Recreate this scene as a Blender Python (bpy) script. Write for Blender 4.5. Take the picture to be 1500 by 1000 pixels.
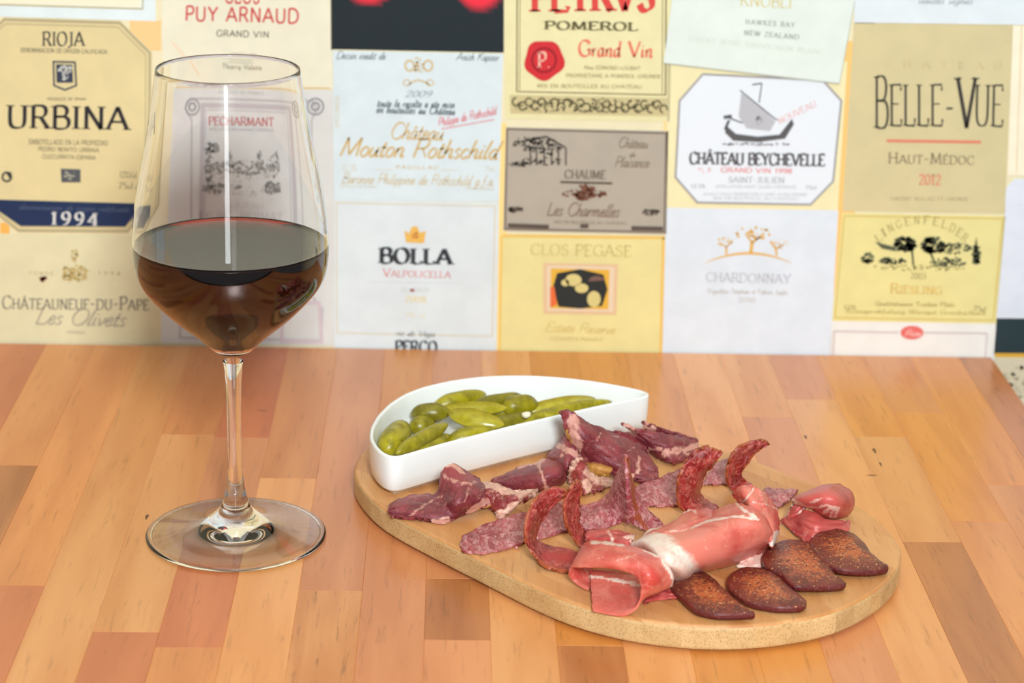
import bpy, bmesh, math, random
import numpy as np
from mathutils import Vector, Matrix, noise as mn
from math import sin, cos, radians, pi

for o in list(bpy.data.objects):
    bpy.data.objects.remove(o)
COL = bpy.context.scene.collection
SC = bpy.context.scene

# ------------------------------------------------------------------ camera
FPX = 3260.0
_p, _r, _y = radians(18.7), radians(1.4), radians(1.8)
CF = Vector((sin(_y)*cos(_p), cos(_y)*cos(_p), -sin(_p)))
_R0 = Vector((cos(_y), -sin(_y), 0)); _U0 = _R0.cross(CF)
CU = _U0*cos(_r) - _R0*sin(_r)
CR = _R0*cos(_r) + _U0*sin(_r)
CAM = Vector((0.10398, -1.03215, 0.45463))
cd = bpy.data.cameras.new('camera')
cam = bpy.data.objects.new('camera', cd); COL.objects.link(cam)
m = Matrix.Identity(4)
for i in range(3):
    m[i][0] = CR[i]; m[i][1] = CU[i]; m[i][2] = -CF[i]; m[i][3] = CAM[i]
cam.matrix_world = m
cd.sensor_width = 36; cd.lens = FPX/1500*36
cd.clip_start = .05; cd.clip_end = 30
cd.dof.use_dof = True; cd.dof.focus_distance = 1.10; cd.dof.aperture_fstop = 9.5
SC.camera = cam

# ------------------------------------------------------------------ light
world = bpy.data.worlds.new('world'); SC.world = world; world.use_nodes = True
bg = world.node_tree.nodes['Background']
bg.inputs[0].default_value = (.97, .98, 1.0, 1); bg.inputs[1].default_value = .19

def area(name, loc, target, sx, sy, power, color=(1, 1, 1)):
    l = bpy.data.lights.new(name, 'AREA'); l.shape = 'RECTANGLE'; l.size = sx; l.size_y = sy
    l.energy = power; l.color = color
    o = bpy.data.objects.new(name, l); COL.objects.link(o)
    o.location = loc
    d = Vector(target)-Vector(loc)
    o.rotation_euler = d.to_track_quat('-Z', 'Y').to_euler()
    return o
area('key_light', (.30, -1.75, 1.02), (.16, .05, .05), .30, .30, 41, (.92, .985, 1))
area('overhead_fill', (.1, -.3, 2.0), (.15, .0, 0), 1.4, 1.4, 9, (.98, .98, .90))  # large soft fill added overhead to lift the shadows, no real fitting
area('window_light', (.13, -3.4, .55), (.1, 0, .15), .34, 2.2, 14, (.92, .97, 1.0))

vs = SC.view_settings
SC.display_settings.display_device = 'sRGB'
vs.view_transform = 'Standard'; vs.look = 'None'; vs.gamma = 1; vs.use_curve_mapping = False
vs.exposure = 0.07

# ------------------------------------------------------------------ projection helpers
def P(px, py, z=0.0):
    d = CF*FPX + CR*(px-750) - CU*(py-500)
    return CAM + d*((z-CAM.z)/d.z)
WY = .2945
def W(px, py, off=0.0):
    d = CF*FPX + CR*(px-750) - CU*(py-500)
    return CAM + d*((WY-off-CAM.y)/d.y)
ZB = .0135

# ------------------------------------------------------------------ object helpers
def tag(o, label=None, cat=None, group=None, kind=None):
    if label: o['label'] = label
    if cat: o['category'] = cat
    if group: o['group'] = group
    if kind: o['kind'] = kind
    return o

def empty(name, loc=(0, 0, 0)):
    o = bpy.data.objects.new(name, None); COL.objects.link(o); o.location = loc
    o.empty_display_size = .02
    return o

def link(name, verts, faces, mat, parent=None, smooth=True, attrs=None, fmats=None):
    """mesh object from world-space data; origin at its own base, relative to parent"""
    V = np.array([tuple(v) for v in verts], dtype=float)
    org = np.array([(V[:, 0].min()+V[:, 0].max())/2, (V[:, 1].min()+V[:, 1].max())/2, V[:, 2].min()])
    me = bpy.data.meshes.new(name)
    me.from_pydata([tuple(v) for v in (V-org)], [], faces)
    if smooth:
        me.polygons.foreach_set('use_smooth', [True]*len(me.polygons))
    mats = mat if isinstance(mat, (list, tuple)) else [mat]
    for mm in mats: me.materials.append(mm)
    if fmats: me.polygons.foreach_set('material_index', fmats)
    if attrs:
        for k, vals in attrs.items():
            if len(vals) and isinstance(vals[0], (tuple, list)):
                a = me.color_attributes.new(k, 'FLOAT_COLOR', 'POINT')
                a.data.foreach_set('color', [c for v in vals for c in v])
            else:
                a = me.attributes.new(k, 'FLOAT', 'POINT'); a.data.foreach_set('value', [float(v) for v in vals])
    me.update()
    o = bpy.data.objects.new(name, me); COL.objects.link(o)
    loc = Vector(org)
    if parent:
        o.parent = parent
        q = parent; base = Vector((0, 0, 0))
        while q: base += q.location; q = q.parent
        loc = loc-base
    o.location = loc
    return o

def link_bm(name, bm, mat, parent=None, smooth=False):
    bm.verts.ensure_lookup_table(); bm.verts.index_update()
    v = [x.co.copy() for x in bm.verts]; f = [[q.index for q in fa.verts] for fa in bm.faces]
    bm.free()
    return link(name, v, f, mat, parent, smooth)

def box_bm(x0, x1, y0, y1, z0, z1, bev=0):
    bm = bmesh.new()
    bmesh.ops.create_cube(bm, size=1)
    for v in bm.verts:
        v.co = Vector(((x0+x1)/2+v.co.x*(x1-x0), (y0+y1)/2+v.co.y*(y1-y0), (z0+z1)/2+v.co.z*(z1-z0)))
    if bev:
        bmesh.ops.bevel(bm, geom=bm.edges[:], offset=bev, segments=1, affect='EDGES', profile=.5)
    return bm

# ------------------------------------------------------------------ materials
def lin(c):
    c = c/255.0
    return c/12.92 if c <= .04045 else ((c+.055)/1.055)**2.4
def rgb(r, g, b): return (lin(r), lin(g), lin(b), 1)

class NT:
    def __init__(s, name):
        s.m = bpy.data.materials.new(name); s.m.use_nodes = True
        s.t = s.m.node_tree; s.b = s.t.nodes['Principled BSDF']; s.out = s.t.nodes['Material Output']
    def n(s, typ, **kw):
        x = s.t.nodes.new(typ)
        for k, v in kw.items():
            if k.startswith('_'): setattr(x, k[1:], v)
            else:
                key = int(k[1:]) if k[0] == 'i' and k[1:].isdigit() else k.replace('__', ' ')
                if isinstance(v, bpy.types.NodeSocket): s.t.links.new(v, x.inputs[key])
                else: x.inputs[key].default_value = v
        return x
    def set(s, **kw):
        for k, v in kw.items():
            key = k.replace('_', ' ')
            if isinstance(v, bpy.types.NodeSocket): s.t.links.new(v, s.b.inputs[key])
            else: s.b.inputs[key].default_value = v
        return s
    def math(s, op, a, b=0.0, c=0.0, clamp=False):
        x = s.t.nodes.new('ShaderNodeMath'); x.operation = op; x.use_clamp = clamp
        for i, v in enumerate((a, b, c)):
            if isinstance(v, bpy.types.NodeSocket): s.t.links.new(v, x.inputs[i])
            else: x.inputs[i].default_value = v
        return x.outputs[0]
    def mix(s, f, a, b, blend='MIX'):
        x = s.t.nodes.new('ShaderNodeMix'); x.data_type = 'RGBA'; x.blend_type = blend
        for i, v in ((0, f), (6, a), (7, b)):
            if isinstance(v, bpy.types.NodeSocket): s.t.links.new(v, x.inputs[i])
            else: x.inputs[i].default_value = v
        return x.outputs[2]
    def ramp(s, f, lo, hi):
        x = s.t.nodes.new('ShaderNodeMapRange'); x.clamp = True; x.interpolation_type = 'SMOOTHSTEP'
        s.t.links.new(f, x.inputs[0]); x.inputs[1].default_value = lo; x.inputs[2].default_value = hi
        return x.outputs[0]
    def coord(s, scale=(1, 1, 1), rot=(0, 0, 0), random_off=True):
        tc = s.n('ShaderNodeTexCoord'); v = tc.outputs['Object']
        if random_off:
            oi = s.n('ShaderNodeObjectInfo')
            mu = s.math('MULTIPLY', oi.outputs['Random'], 13.7)
            cb = s.n('ShaderNodeCombineXYZ', i0=mu, i1=mu, i2=mu)
            ad = s.n('ShaderNodeVectorMath', _operation='ADD', i0=v, i1=cb.outputs[0]); v = ad.outputs[0]
        mp = s.n('ShaderNodeMapping', Vector=v, Scale=scale, Rotation=rot)
        return mp.outputs[0]
    def noise(s, vec, scale, detail=3, rough=.55, dist=0):
        return s.n('ShaderNodeTexNoise', Vector=vec, Scale=scale, Detail=detail, Roughness=rough, Distortion=dist).outputs[0]
    def bump(s, h, strength=.3, dist=.001):
        b = s.n('ShaderNodeBump', Strength=strength, Distance=dist, Height=h)
        s.t.links.new(b.outputs[0], s.b.inputs['Normal'])
        return s
    def attr(s, name):
        return s.n('ShaderNodeAttribute', _attribute_name=name).outputs

_mc = {}
def plain(name, c, rough=.5, **kw):
    if name in _mc: return _mc[name]
    t = NT(name); t.set(Base_Color=rgb(*c), Roughness=rough, **kw)
    if name.startswith('ink'): t.b.inputs['Specular IOR Level'].default_value = .2
    _mc[name] = t.m
    return t.m

def paper(c):
    key = 'paper_%d_%d_%d' % c
    if key in _mc: return _mc[key]
    t = NT(key); v = t.coord()
    n = t.noise(v, 60, 4)
    col = t.mix(t.ramp(n, .3, .7), rgb(*c), rgb(*[min(255, int(x*.975)) for x in c]))
    t.set(Base_Color=col, Roughness=.62, Specular_IOR_Level=.25); _mc[key] = t.m
    return t.m

def wood(name, c1, c2, rot=0.0, fleck=.35, rough=.34, gl=1.0, tonevar=.18, coat=.25):
    t = NT(name)
    v = t.coord((1, .10, 1), (0, 0, rot)); v2 = t.coord((1, .07, 1), (0, 0, rot))
    big = t.noise(v, 45, 3, .5, .6)
    fine = t.noise(v2, 420, 4, .65, .3)
    col = t.mix(t.ramp(big, .32, .70), rgb(*c1), rgb(*c2))
    dark = t.math('MULTIPLY', t.ramp(fine, .56, .72), fleck)
    col = t.mix(dark, col, rgb(*[int(x*.62) for x in c2]))
    oi = t.n('ShaderNodeObjectInfo')
    tv = t.math('ADD', t.math('MULTIPLY', oi.outputs['Random'], tonevar), 1-tonevar*.5)
    hs = t.n('ShaderNodeHueSaturation', Value=tv, Color=col)
    t.set(Base_Color=hs.outputs[0], Roughness=rough)
    t.b.inputs['Coat Weight'].default_value = coat; t.b.inputs['Coat Roughness'].default_value = .22
    t.bump(fine, .12, .0004)
    return t.m

MW = {
 'light': wood('beech_light', (226, 158, 98), (212, 140, 80)),
 'mid': wood('beech_mid', (216, 142, 82), (200, 124, 68)),
 'red': wood('beech_red', (202, 118, 72), (186, 102, 60)),
 'orange': wood('beech_orange', (220, 144, 70), (204, 124, 54)),
 'pink': wood('beech_pink', (216, 142, 92), (202, 126, 78)),
 'brown': wood('beech_brown', (194, 122, 68), (166, 98, 52), fleck=.5),
 'grain': wood('beech_coarse', (212, 146, 88), (190, 120, 66), fleck=.75),
}

# ------------------------------------------------------------------ floor and wall
fl = link_bm('floor', box_bm(-2.2, 2.6, -2.0, .32, -.80, -.76), plain('floor_tile', (92, 76, 62), .5))
tag(fl, kind='structure')
wall = link_bm('wall_back', box_bm(-2.2, 2.6, WY, WY+.12, -.80, 1.9), paper((232, 222, 186)))
tag(wall, kind='structure')

# ---- stroke alphabet for the printed lettering (capital height 1, '~' = smooth curve, '|' = next stroke)
UPP = {
'A': (.86, '.02,0 .43,1|.43,1 .84,0|.16,.34 .70,.34'),
'B': (.72, '.12,0 .12,1|~.12,1 .45,1 .60,.88 .60,.68 .45,.53 .12,.53|~.12,.53 .5,.53 .68,.4 .68,.15 .5,0 .12,0'),
'C': (.82, '~.76,.78 .66,.95 .45,1 .2,.9 .06,.5 .2,.1 .45,0 .66,.05 .78,.24'),
'D': (.86, '.12,0 .12,1|~.12,1 .5,.98 .74,.8 .82,.5 .74,.2 .5,.02 .12,0'),
'E': (.66, '.12,0 .12,1|.12,1 .6,1 .6,.86|.12,.53 .5,.53|.12,0 .62,0 .64,.16'),
'F': (.62, '.12,0 .12,1|.12,1 .6,1 .6,.84|.12,.5 .5,.5'),
'G': (.88, '~.78,.78 .66,.95 .45,1 .2,.9 .06,.5 .2,.1 .45,0 .66,.04 .78,.12|.78,.08 .78,.42|.62,.42 .86,.42'),
'H': (.88, '.13,0 .13,1|.75,0 .75,1|.13,.52 .75,.52'),
'I': (.34, '.17,0 .17,1'),
'J': (.46, '~.3,1 .3,.3 .27,.02 .12,-.1 .02,-.04'),
'K': (.8, '.12,0 .12,1|.12,.45 .66,1|.3,.6 .74,0'),
'L': (.64, '.12,0 .12,1|.12,0 .58,0 .62,.18'),
'M': (1.02, '.1,0 .16,1|.16,1 .5,.08|.5,.08 .84,1|.84,1 .9,0'),
'N': (.88, '.13,0 .13,1|.13,1 .75,0|.75,0 .75,1'),
'O': (.9, '~.45,1 .2,.9 .06,.5 .2,.1 .45,0 .7,.1 .84,.5 .7,.9 .45,1'),
'P': (.68, '.12,0 .12,1|~.12,1 .46,1 .63,.88 .63,.62 .46,.47 .12,.47'),
'Q': (.9, '~.45,1 .2,.9 .06,.5 .2,.1 .45,0 .7,.1 .84,.5 .7,.9 .45,1|.5,.2 .86,-.16'),
'R': (.78, '.12,0 .12,1|~.12,1 .46,1 .62,.88 .62,.64 .46,.5 .12,.5|.42,.5 .74,0'),
'S': (.62, '~.53,.8 .42,.97 .25,.99 .1,.86 .14,.64 .34,.52 .52,.38 .54,.14 .38,.01 .18,.02 .07,.2'),
'T': (.76, '.38,0 .38,1|.04,.85 .04,1 .72,1 .72,.85'),
'U': (.86, '~.13,1 .13,.3 .22,.06 .43,0 .64,.06 .73,.3 .73,1'),
'V': (.84, '.03,1 .42,0|.42,0 .81,1'),
'W': (1.2, '.03,1 .34,0|.34,0 .6,1|.6,1 .87,0|.87,0 1.17,1'),
'X': (.8, '.05,1 .75,0|.05,0 .75,1'),
'Y': (.8, '.04,1 .4,.48|.76,1 .4,.48|.4,0 .4,.48'),
'Z': (.74, '.06,.86 .06,1 .66,1|.66,1 .06,0|.06,0 .68,0 .68,.16'),
'0': (.62, '~.31,1 .12,.85 .06,.5 .12,.15 .31,0 .5,.15 .56,.5 .5,.85 .31,1'),
'1': (.44, '.24,0 .24,1|.08,.82 .24,1'),
'2': (.62, '~.08,.75 .15,.95 .33,1 .5,.88 .5,.65 .3,.35 .06,0|.06,0 .56,0 .58,.15'),
'3': (.6, '~.08,.85 .25,1 .46,.92 .46,.65 .25,.53|~.25,.53 .5,.45 .52,.15 .3,0 .06,.1'),
'4': (.66, '.46,0 .46,1|.46,1 .04,.3 .62,.3'),
'5': (.6, '.5,1 .14,1 .12,.56|~.12,.56 .3,.64 .5,.5 .52,.2 .35,.02 .08,.06'),
'7': (.6, '.06,.84 .06,1 .54,1|.54,1 .22,0'),
'9': (.62, '~.54,.68 .42,.45 .2,.45 .07,.65 .12,.9 .3,1 .48,.92 .55,.66 .48,.3 .3,.06 .12,0'),
'6': (.62, '~.5,1 .25,.85 .08,.5 .08,.2 .25,0 .45,.04 .54,.25 .48,.5 .3,.56 .1,.35'),
'8': (.62, '~.31,1 .12,.9 .12,.65 .31,.54 .52,.35 .5,.08 .31,0 .12,.08 .1,.35 .31,.54 .5,.65 .5,.9 .31,1'),
'%': (.8, '.15,0 .65,1|~.18,1 .06,.85 .18,.7 .3,.85 .18,1|~.62,.3 .5,.15 .62,0 .74,.15 .62,.3'),
'-': (.5, '.08,.42 .42,.42'), '.': (.28, '.1,.0 .18,.07'), ',': (.28, '.16,.08 .08,-.12'),
"'": (.2, '.1,1 .08,.75'), ' ': (.42, ''), '/': (.4, '.02,0 .38,1'),
'a': (.50, '~.40,.44 .28,.52 .12,.42 .06,.2 .12,.02 .26,.04 .38,.3|~.42,.5 .38,.2 .40,.02 .52,.08'),
'b': (.48, '~.12,1.0 .09,.5 .08,.06|~.08,.3 .2,.48 .36,.48 .42,.28 .34,.06 .2,0 .08,.08'),
'c': (.42, '~.37,.4 .28,.5 .13,.44 .06,.22 .12,.03 .26,0 .40,.12'),
'd': (.52, '~.40,.44 .28,.52 .12,.42 .06,.2 .12,.02 .26,.04 .38,.3|~.48,1.0 .40,.4 .38,.12 .42,.0 .52,.08'),
'e': (.42, '~.08,.24 .30,.30 .34,.44 .22,.52 .1,.4 .06,.18 .14,.01 .28,.02 .42,.14'),
'f': (.36, '~.42,.95 .32,1.02 .22,.85 .18,.3 .12,-.25 .02,-.28|.06,.48 .34,.48'),
'g': (.5, '~.40,.44 .28,.52 .12,.42 .06,.2 .12,.02 .26,.04 .38,.3|~.42,.5 .38,0 .3,-.28 .12,-.3 .04,-.2'),
'h': (.52, '~.14,1.0 .1,.5 .07,0|~.08,.24 .2,.44 .34,.5 .4,.4 .36,.12 .42,0 .52,.1'),
'i': (.24, '~.12,.5 .08,.2 .1,.02 .22,.08|.13,.66 .15,.72'),
'l': (.26, '~.2,1.0 .12,.5 .08,.12 .12,.0 .24,.08'),
'm': (.78, '~.1,.5 .08,0|~.09,.26 .2,.46 .32,.5 .36,.38 .33,0|~.34,.26 .46,.46 .58,.5 .64,.38 .60,.08 .66,0 .78,.1'),
'n': (.52, '~.1,.5 .08,0|~.09,.26 .2,.46 .34,.5 .4,.38 .36,.1 .42,0 .52,.1'),
'o': (.46, '~.24,.52 .1,.42 .06,.2 .14,.01 .26,0 .38,.12 .40,.34 .32,.5 .24,.52'),
'p': (.48, '~.12,.5 .08,.1 .04,-.3|~.08,.3 .2,.48 .36,.48 .42,.28 .34,.06 .2,0 .08,.08'),
'q': (.5, '~.40,.44 .28,.52 .12,.42 .06,.2 .12,.02 .26,.04 .38,.3|.42,.5 .36,-.3'),
'r': (.36, '~.1,.5 .08,0|~.09,.26 .18,.44 .34,.5'),
's': (.36, '~.32,.42 .22,.52 .1,.44 .14,.3 .28,.2 .28,.06 .16,0 .04,.08'),
't': (.32, '~.18,.78 .12,.3 .12,.04 .2,0 .32,.1|.02,.5 .3,.5'),
'u': (.52, '~.1,.5 .07,.14 .14,0 .28,.06 .4,.36|~.42,.5 .38,.12 .42,0 .52,.08'),
'v': (.44, '~.06,.48 .12,.3 .18,0|~.18,0 .34,.22 .4,.5'),
'y': (.5, '~.1,.5 .08,.18 .16,.04 .3,.1 .4,.4|~.42,.5 .38,0 .28,-.28 .08,-.28'),
'x': (.44, '.08,.5 .36,0|.04,0 .4,.5'), 'z': (.4, '.06,.48 .36,.48|.36,.48 .04,0|.04,0 .38,0'),
'j': (.24, '~.14,.5 .1,0 .02,-.28'), 'k': (.46, '.12,1 .08,0|.1,.22 .38,.5|.2,.3 .42,0'),
'w': (.66, '~.06,.48 .12,.2 .18,0|.18,0 .34,.45|.34,.45 .44,0|.44,0 .62,.5'),
}
ACC = {'Â': ('A', 'hat'), 'É': ('E', 'acute'), 'â': ('a', 'hatl'), 'Ñ': ('N', 'hat')}
def _cat(pts, n=6):
    out = []
    for i in range(len(pts)-1):
        p0 = pts[max(i-1, 0)]; p1 = pts[i]; p2 = pts[i+1]; p3 = pts[min(i+2, len(pts)-1)]
        for k in range(n):
            t = k/n
            out.append(tuple(.5*((2*p1[a])+(-p0[a]+p2[a])*t+(2*p0[a]-5*p1[a]+4*p2[a]-p3[a])*t*t+(-p0[a]+3*p1[a]-3*p2[a]+p3[a])*t**3) for a in (0, 1)))
    out.append(pts[-1]); return out
def glyph_strokes(ch):
    extra = ''
    if ch in ACC:
        base, k = ACC[ch]
        extra = {'hat': '|.28,1.12 .43,1.26 .58,1.12', 'acute': '|.3,1.1 .45,1.28', 'hatl': '|.12,.64 .22,.8 .34,.64'}[k]
        ch = base
    w, s = UPP.get(ch, UPP.get(ch.upper(), UPP[' ']))
    res = []
    for st in (s+extra).split('|'):
        if not st: continue
        sm = st[0] == '~'
        pts = [tuple(float(q) for q in a.split(',')) for a in st.lstrip('~').split()]
        res.append((_cat(pts, 4) if sm else pts, sm))
    return w, res
def type_text(s, thick=.16, thin=.05, nib=20, serif=True, slant=0.0, gap=.08, smallcaps=False):
    """polygons of a line of lettering in unit coordinates"""
    polys = []; x = 0.0; na = radians(nib)
    for ch in s:
        k = 1.0; c2 = ch
        if smallcaps and ch.islower():
            c2 = {'â': 'Â', 'é': 'É'}.get(ch, ch.upper()); k = .78
        w, strokes = glyph_strokes(c2)
        for pts, sm in strokes:
            n = len(pts); L = []; Rr = []
            for i, p in enumerate(pts):
                a = pts[max(i-1, 0)]; b = pts[min(i+1, n-1)]
                dx, dy = b[0]-a[0], b[1]-a[1]; l = math.hypot(dx, dy) or 1
                dx /= l; dy /= l
                wd = (thin+(thick-thin)*abs(dx*sin(na)*-1+dy*cos(na)))/2/k**.3
                L.append((p[0]-dy*wd, p[1]+dx*wd)); Rr.append((p[0]+dy*wd, p[1]-dx*wd))
            for i in range(n-1):
                polys.append([(x+k*q[0]+slant*k*q[1], k*q[1]) for q in (L[i], L[i+1], Rr[i+1], Rr[i])])
            if serif and c2.isupper() or (serif and c2 in '147'):
                for e, nb in ((0, 1), (-1, -2)):
                    p = pts[e]; q = pts[nb]
                    if (abs(p[1]) < .01 or abs(p[1]-1) < .01) and abs(q[1]-p[1]) > abs(q[0]-p[0])*.8 and not (sm and c2 in 'OCGQ'):
                        if c2 in 'VWAMNY' and sum(1 for st in strokes for pp in (st[0][0], st[0][-1]) if abs(pp[0]-p[0])+abs(pp[1]-p[1]) < .02) > 1: continue
                        h = thin*.9; s_ = .5*thick+.09
                        y0 = p[1]-(h if p[1] > .5 else 0)
                        polys.append([(x+k*(p[0]+ax)+slant*k*(y0+ay), k*(y0+ay)) for ax, ay in ((-s_, 0), (s_, 0), (s_, h), (-s_, h))])
        x += k*w+gap
    return polys, max(x-gap, .01)

def flat_mesh(name, polys, mat, parent, off):
    """printed flat shapes on the wall: polys are lists of picture points carried onto the wall plane"""
    V = []; F = []
    for p in polys:
        b = len(V)
        V += [W(q[0], q[1], off) for q in p]; F.append(list(range(b, b+len(p))))
    return link(name, V, F, mat, parent, smooth=False)

def lettering(parent, s, x0, y0, x1, y1, cap, color, off=.0008, name='lettering', **st):
    """baseline from (x0,y0) to (x1,y1) in picture points, capital height cap"""
    polys, w = type_text(s, **st)
    dx, dy = (x1-x0)/w, (y1-y0)/w
    L = math.hypot(x1-x0, y1-y0); ux, uy = (x1-x0)/L, (y1-y0)/L
    out = [[(x0+q[0]*dx+q[1]*cap*uy, y0+q[0]*dy-q[1]*cap*ux) for q in p] for p in polys]
    return flat_mesh(name, out, plain('ink_%d_%d_%d' % color, color, .6), parent, off)

def ring_poly(pts, wd):
    """closed outline band of width wd"""
    n = len(pts); c = (sum(p[0] for p in pts)/n, sum(p[1] for p in pts)/n); out = []
    inner = []
    for i in range(n):
        a, b, d = pts[i-1], pts[i], pts[(i+1) % n]
        def nrm(p, q):
            dx, dy = q[0]-p[0], q[1]-p[1]; l = math.hypot(dx, dy) or 1; return (-dy/l, dx/l)
        n1, n2 = nrm(a, b), nrm(b, d); mx, my = n1[0]+n2[0], n1[1]+n2[1]; l2 = max(mx*mx+my*my, .5)
        mx, my = mx*2/l2*wd, my*2/l2*wd
        if (c[0]-b[0])*mx+(c[1]-b[1])*my < 0: mx, my = -mx, -my
        inner.append((b[0]+mx, b[1]+my))
    for i in range(n):
        j = (i+1) % n; out.append([pts[i], pts[j], inner[j], inner[i]])
    return out
def ell(cx, cy, rx, ry, n=28, a0=0, a1=360):
    return [(cx+rx*cos(radians(a0+(a1-a0)*i/n)), cy+ry*sin(radians(a0+(a1-a0)*i/n))) for i in range(n)]
def blot(rnd, cx, cy, rx, ry, count, s, squash=.7):
    out = []
    for _ in range(count):
        a = rnd.random()*2*pi; r = math.sqrt(rnd.random())
        x, y = cx+cos(a)*r*rx, cy+sin(a)*r*ry; n = rnd.randint(4, 7); q = s*rnd.uniform(.4, 1.2)
        ph = rnd.random()*6
        out.append([(x+cos(ph+2*pi*i/n)*q*rnd.uniform(.6, 1.2), y+sin(ph+2*pi*i/n)*q*squash*rnd.uniform(.6, 1.2)) for i in range(n)])
    return out
def scribble(rnd, x0, y0, x1, y1, amp, n, wd):
    pts = [(x0+(x1-x0)*i/n, y0+(y1-y0)*i/n+rnd.uniform(-amp, amp)) for i in range(n+1)]
    pts = _cat(pts, 3)
    return [[(a[0], a[1]-wd/2), (b[0], b[1]-wd/2), (b[0], b[1]+wd/2), (a[0], a[1]+wd/2)] for a, b in zip(pts, pts[1:])]
def line(x0, y0, x1, y1, wd):
    l = math.hypot(x1-x0, y1-y0); nx, ny = -(y1-y0)/l*wd/2, (x1-x0)/l*wd/2
    return [(x0+nx, y0+ny), (x1+nx, y1+ny), (x1-nx, y1-ny), (x0-nx, y0-ny)]

def printed(pts, color, label, off=.0004, name='printed_label'):
    """one printed panel of the wall covering, a thin sheet"""
    n = len(pts)
    V = [W(p[0], p[1], off) for p in pts]+[W(p[0], p[1], 0.00002) for p in pts]
    F = [list(range(n)), list(range(2*n-1, n-1, -1))]+[[i, i+n, (i+1) % n+n, (i+1) % n] for i in range(n)]
    return tag(link(name, V, F, paper(color), wall, smooth=False), label)
def art(parent, name, polys, color, off=.0008, label=None):
    return tag(flat_mesh(name, polys, plain('ink_%d_%d_%d' % color, color, .6), parent, off), label)
rnd = random.Random(5)
SERIF = dict(thick=.17, thin=.055); THINS = dict(thick=.12, thin=.045); TINY = dict(thick=.15, thin=.09, serif=False)
BOLD = dict(thick=.27, thin=.07, gap=.1); SCR = dict(thick=.12, thin=.04, nib=-40, serif=False, slant=.35, gap=.0)
SANS = dict(thick=.155, thin=.14, serif=False, gap=.12)

# -- gap colour between the labels
for x0, y0, x1, y1, c in ((190, 30, 236, 74, (240, 200, 140)), (0, 326, 14, 346, (238, 180, 90)), (972, 92, 988, 345, (246, 214, 150)),
                          (1222, 60, 1252, 514, (240, 196, 120)), (728, 180, 742, 514, (244, 214, 140))):
    art(wall, 'printed_strip', [[(x0, y0), (x1, y0), (x1, y1), (x0, y1)]], c, .0002)
pr = printed([(-160, -120), (228, -110), (228, 31), (-160, 20)], (224, 236, 236), 'pale blue-white printed strip above the octagonal label')
art(pr, 'border_line', [line(-160, 2, 209, 13, 2), line(209, 13, 212, -110, 2)], (190, 178, 130))
art(pr, 'inner_panel', [[(-160, -115), (208, -108), (206, 11), (-160, 1)]], (238, 232, 205), .0006)
# -- octagonal label, navy band
o8 = [(-30, 26), (6, 26), (176, 31), (223, 76), (222, 300), (186, 342), (24, 341), (-30, 296)]
o8 = [(6, 25), (176, 30), (223, 76), (222, 300), (188, 342), (26, 341), (-12, 310), (-12, 42)]
pr = printed(o8, (222, 206, 154), 'cream octagonal printed label with a navy band reading 1994')
art(pr, 'border_line', ring_poly([(6, 27), (176, 32), (221, 77), (220, 299), (187, 340), (27, 339), (-11, 309), (-11, 42)], 3.2)
    + ring_poly([(9, 34), (173, 39), (214, 80), (213, 297), (184, 333), (30, 332), (-8, 306), (-8, 46)], 1.2), (176, 164, 130))
art(pr, 'navy_band', [[(-11, 292), (201, 298), (201, 316), (183, 332), (29, 331), (-11, 303)]], (34, 50, 84), .0007)
NAVY = (44, 50, 70)
lettering(pr, 'RIOJA', 62, 67, 123, 67, 20, (70, 66, 66), **SERIF)
lettering(pr, 'DENOMINACION DE ORIGEN CALIFICADA', 30, 76, 157, 79, 6, (100, 92, 80), **TINY)
lettering(pr, 'PRODUCE OF SPAIN', 69, 147, 126, 147, 4, (100, 92, 80), **TINY)
lettering(pr, 'URBINA', 10, 187, 187, 190, 33, (46, 42, 48), thick=.17, thin=.05, gap=.12)
lettering(pr, 'EMBOTELLADO EN LA PROPIEDAD', 42, 211, 158, 213, 7, (120, 110, 88), **TINY)
lettering(pr, 'PEDRO BENITO URBINA', 56, 221, 145, 223, 6, (120, 110, 88), **TINY)
lettering(pr, 'CUZCURRITA-ESPAÑA', 62, 232, 140, 234, 6, (120, 110, 88), **TINY)
lettering(pr, '12%Vol', 175, 260, 200, 261, 9, (110, 100, 84), **THINS)
lettering(pr, '75cl.e', 173, 276, 203, 277, 9, (110, 100, 84), **THINS)
lettering(pr, '1994', 74, 329, 143, 331, 19, (214, 214, 208), off=.001, thick=.2, thin=.06, gap=.28)
lettering(pr, 'denominacion de origen calificada', 27, 306, 188, 310, 7, (80, 92, 116), off=.001, **SCR)
art(pr, 'crest', ring_poly([(77, 89), (111, 90), (113, 126), (95, 133), (78, 126)], 2.5)+[[(82, 94), (106, 95), (107, 121), (83, 121)]], (58, 66, 82))
art(pr, 'crest', blot(rnd, 95, 102, 8, 6, 10, 4)+blot(rnd, 96, 112, 4, 8, 8, 3), (196, 196, 190), .0011)
art(pr, 'stamp', [[(89, 247), (118, 248), (118, 267), (90, 267)]], (86, 88, 92))
art(pr, 'stamp', blot(rnd, 103, 257, 9, 6, 8, 3), (160, 158, 140), .0011)
art(pr, 'recycling_mark', ring_poly(ell(10, 259, 8, 8, 20), 3)+[[(8, 252), (17, 252), (14, 262)]], (70, 66, 66))
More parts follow.
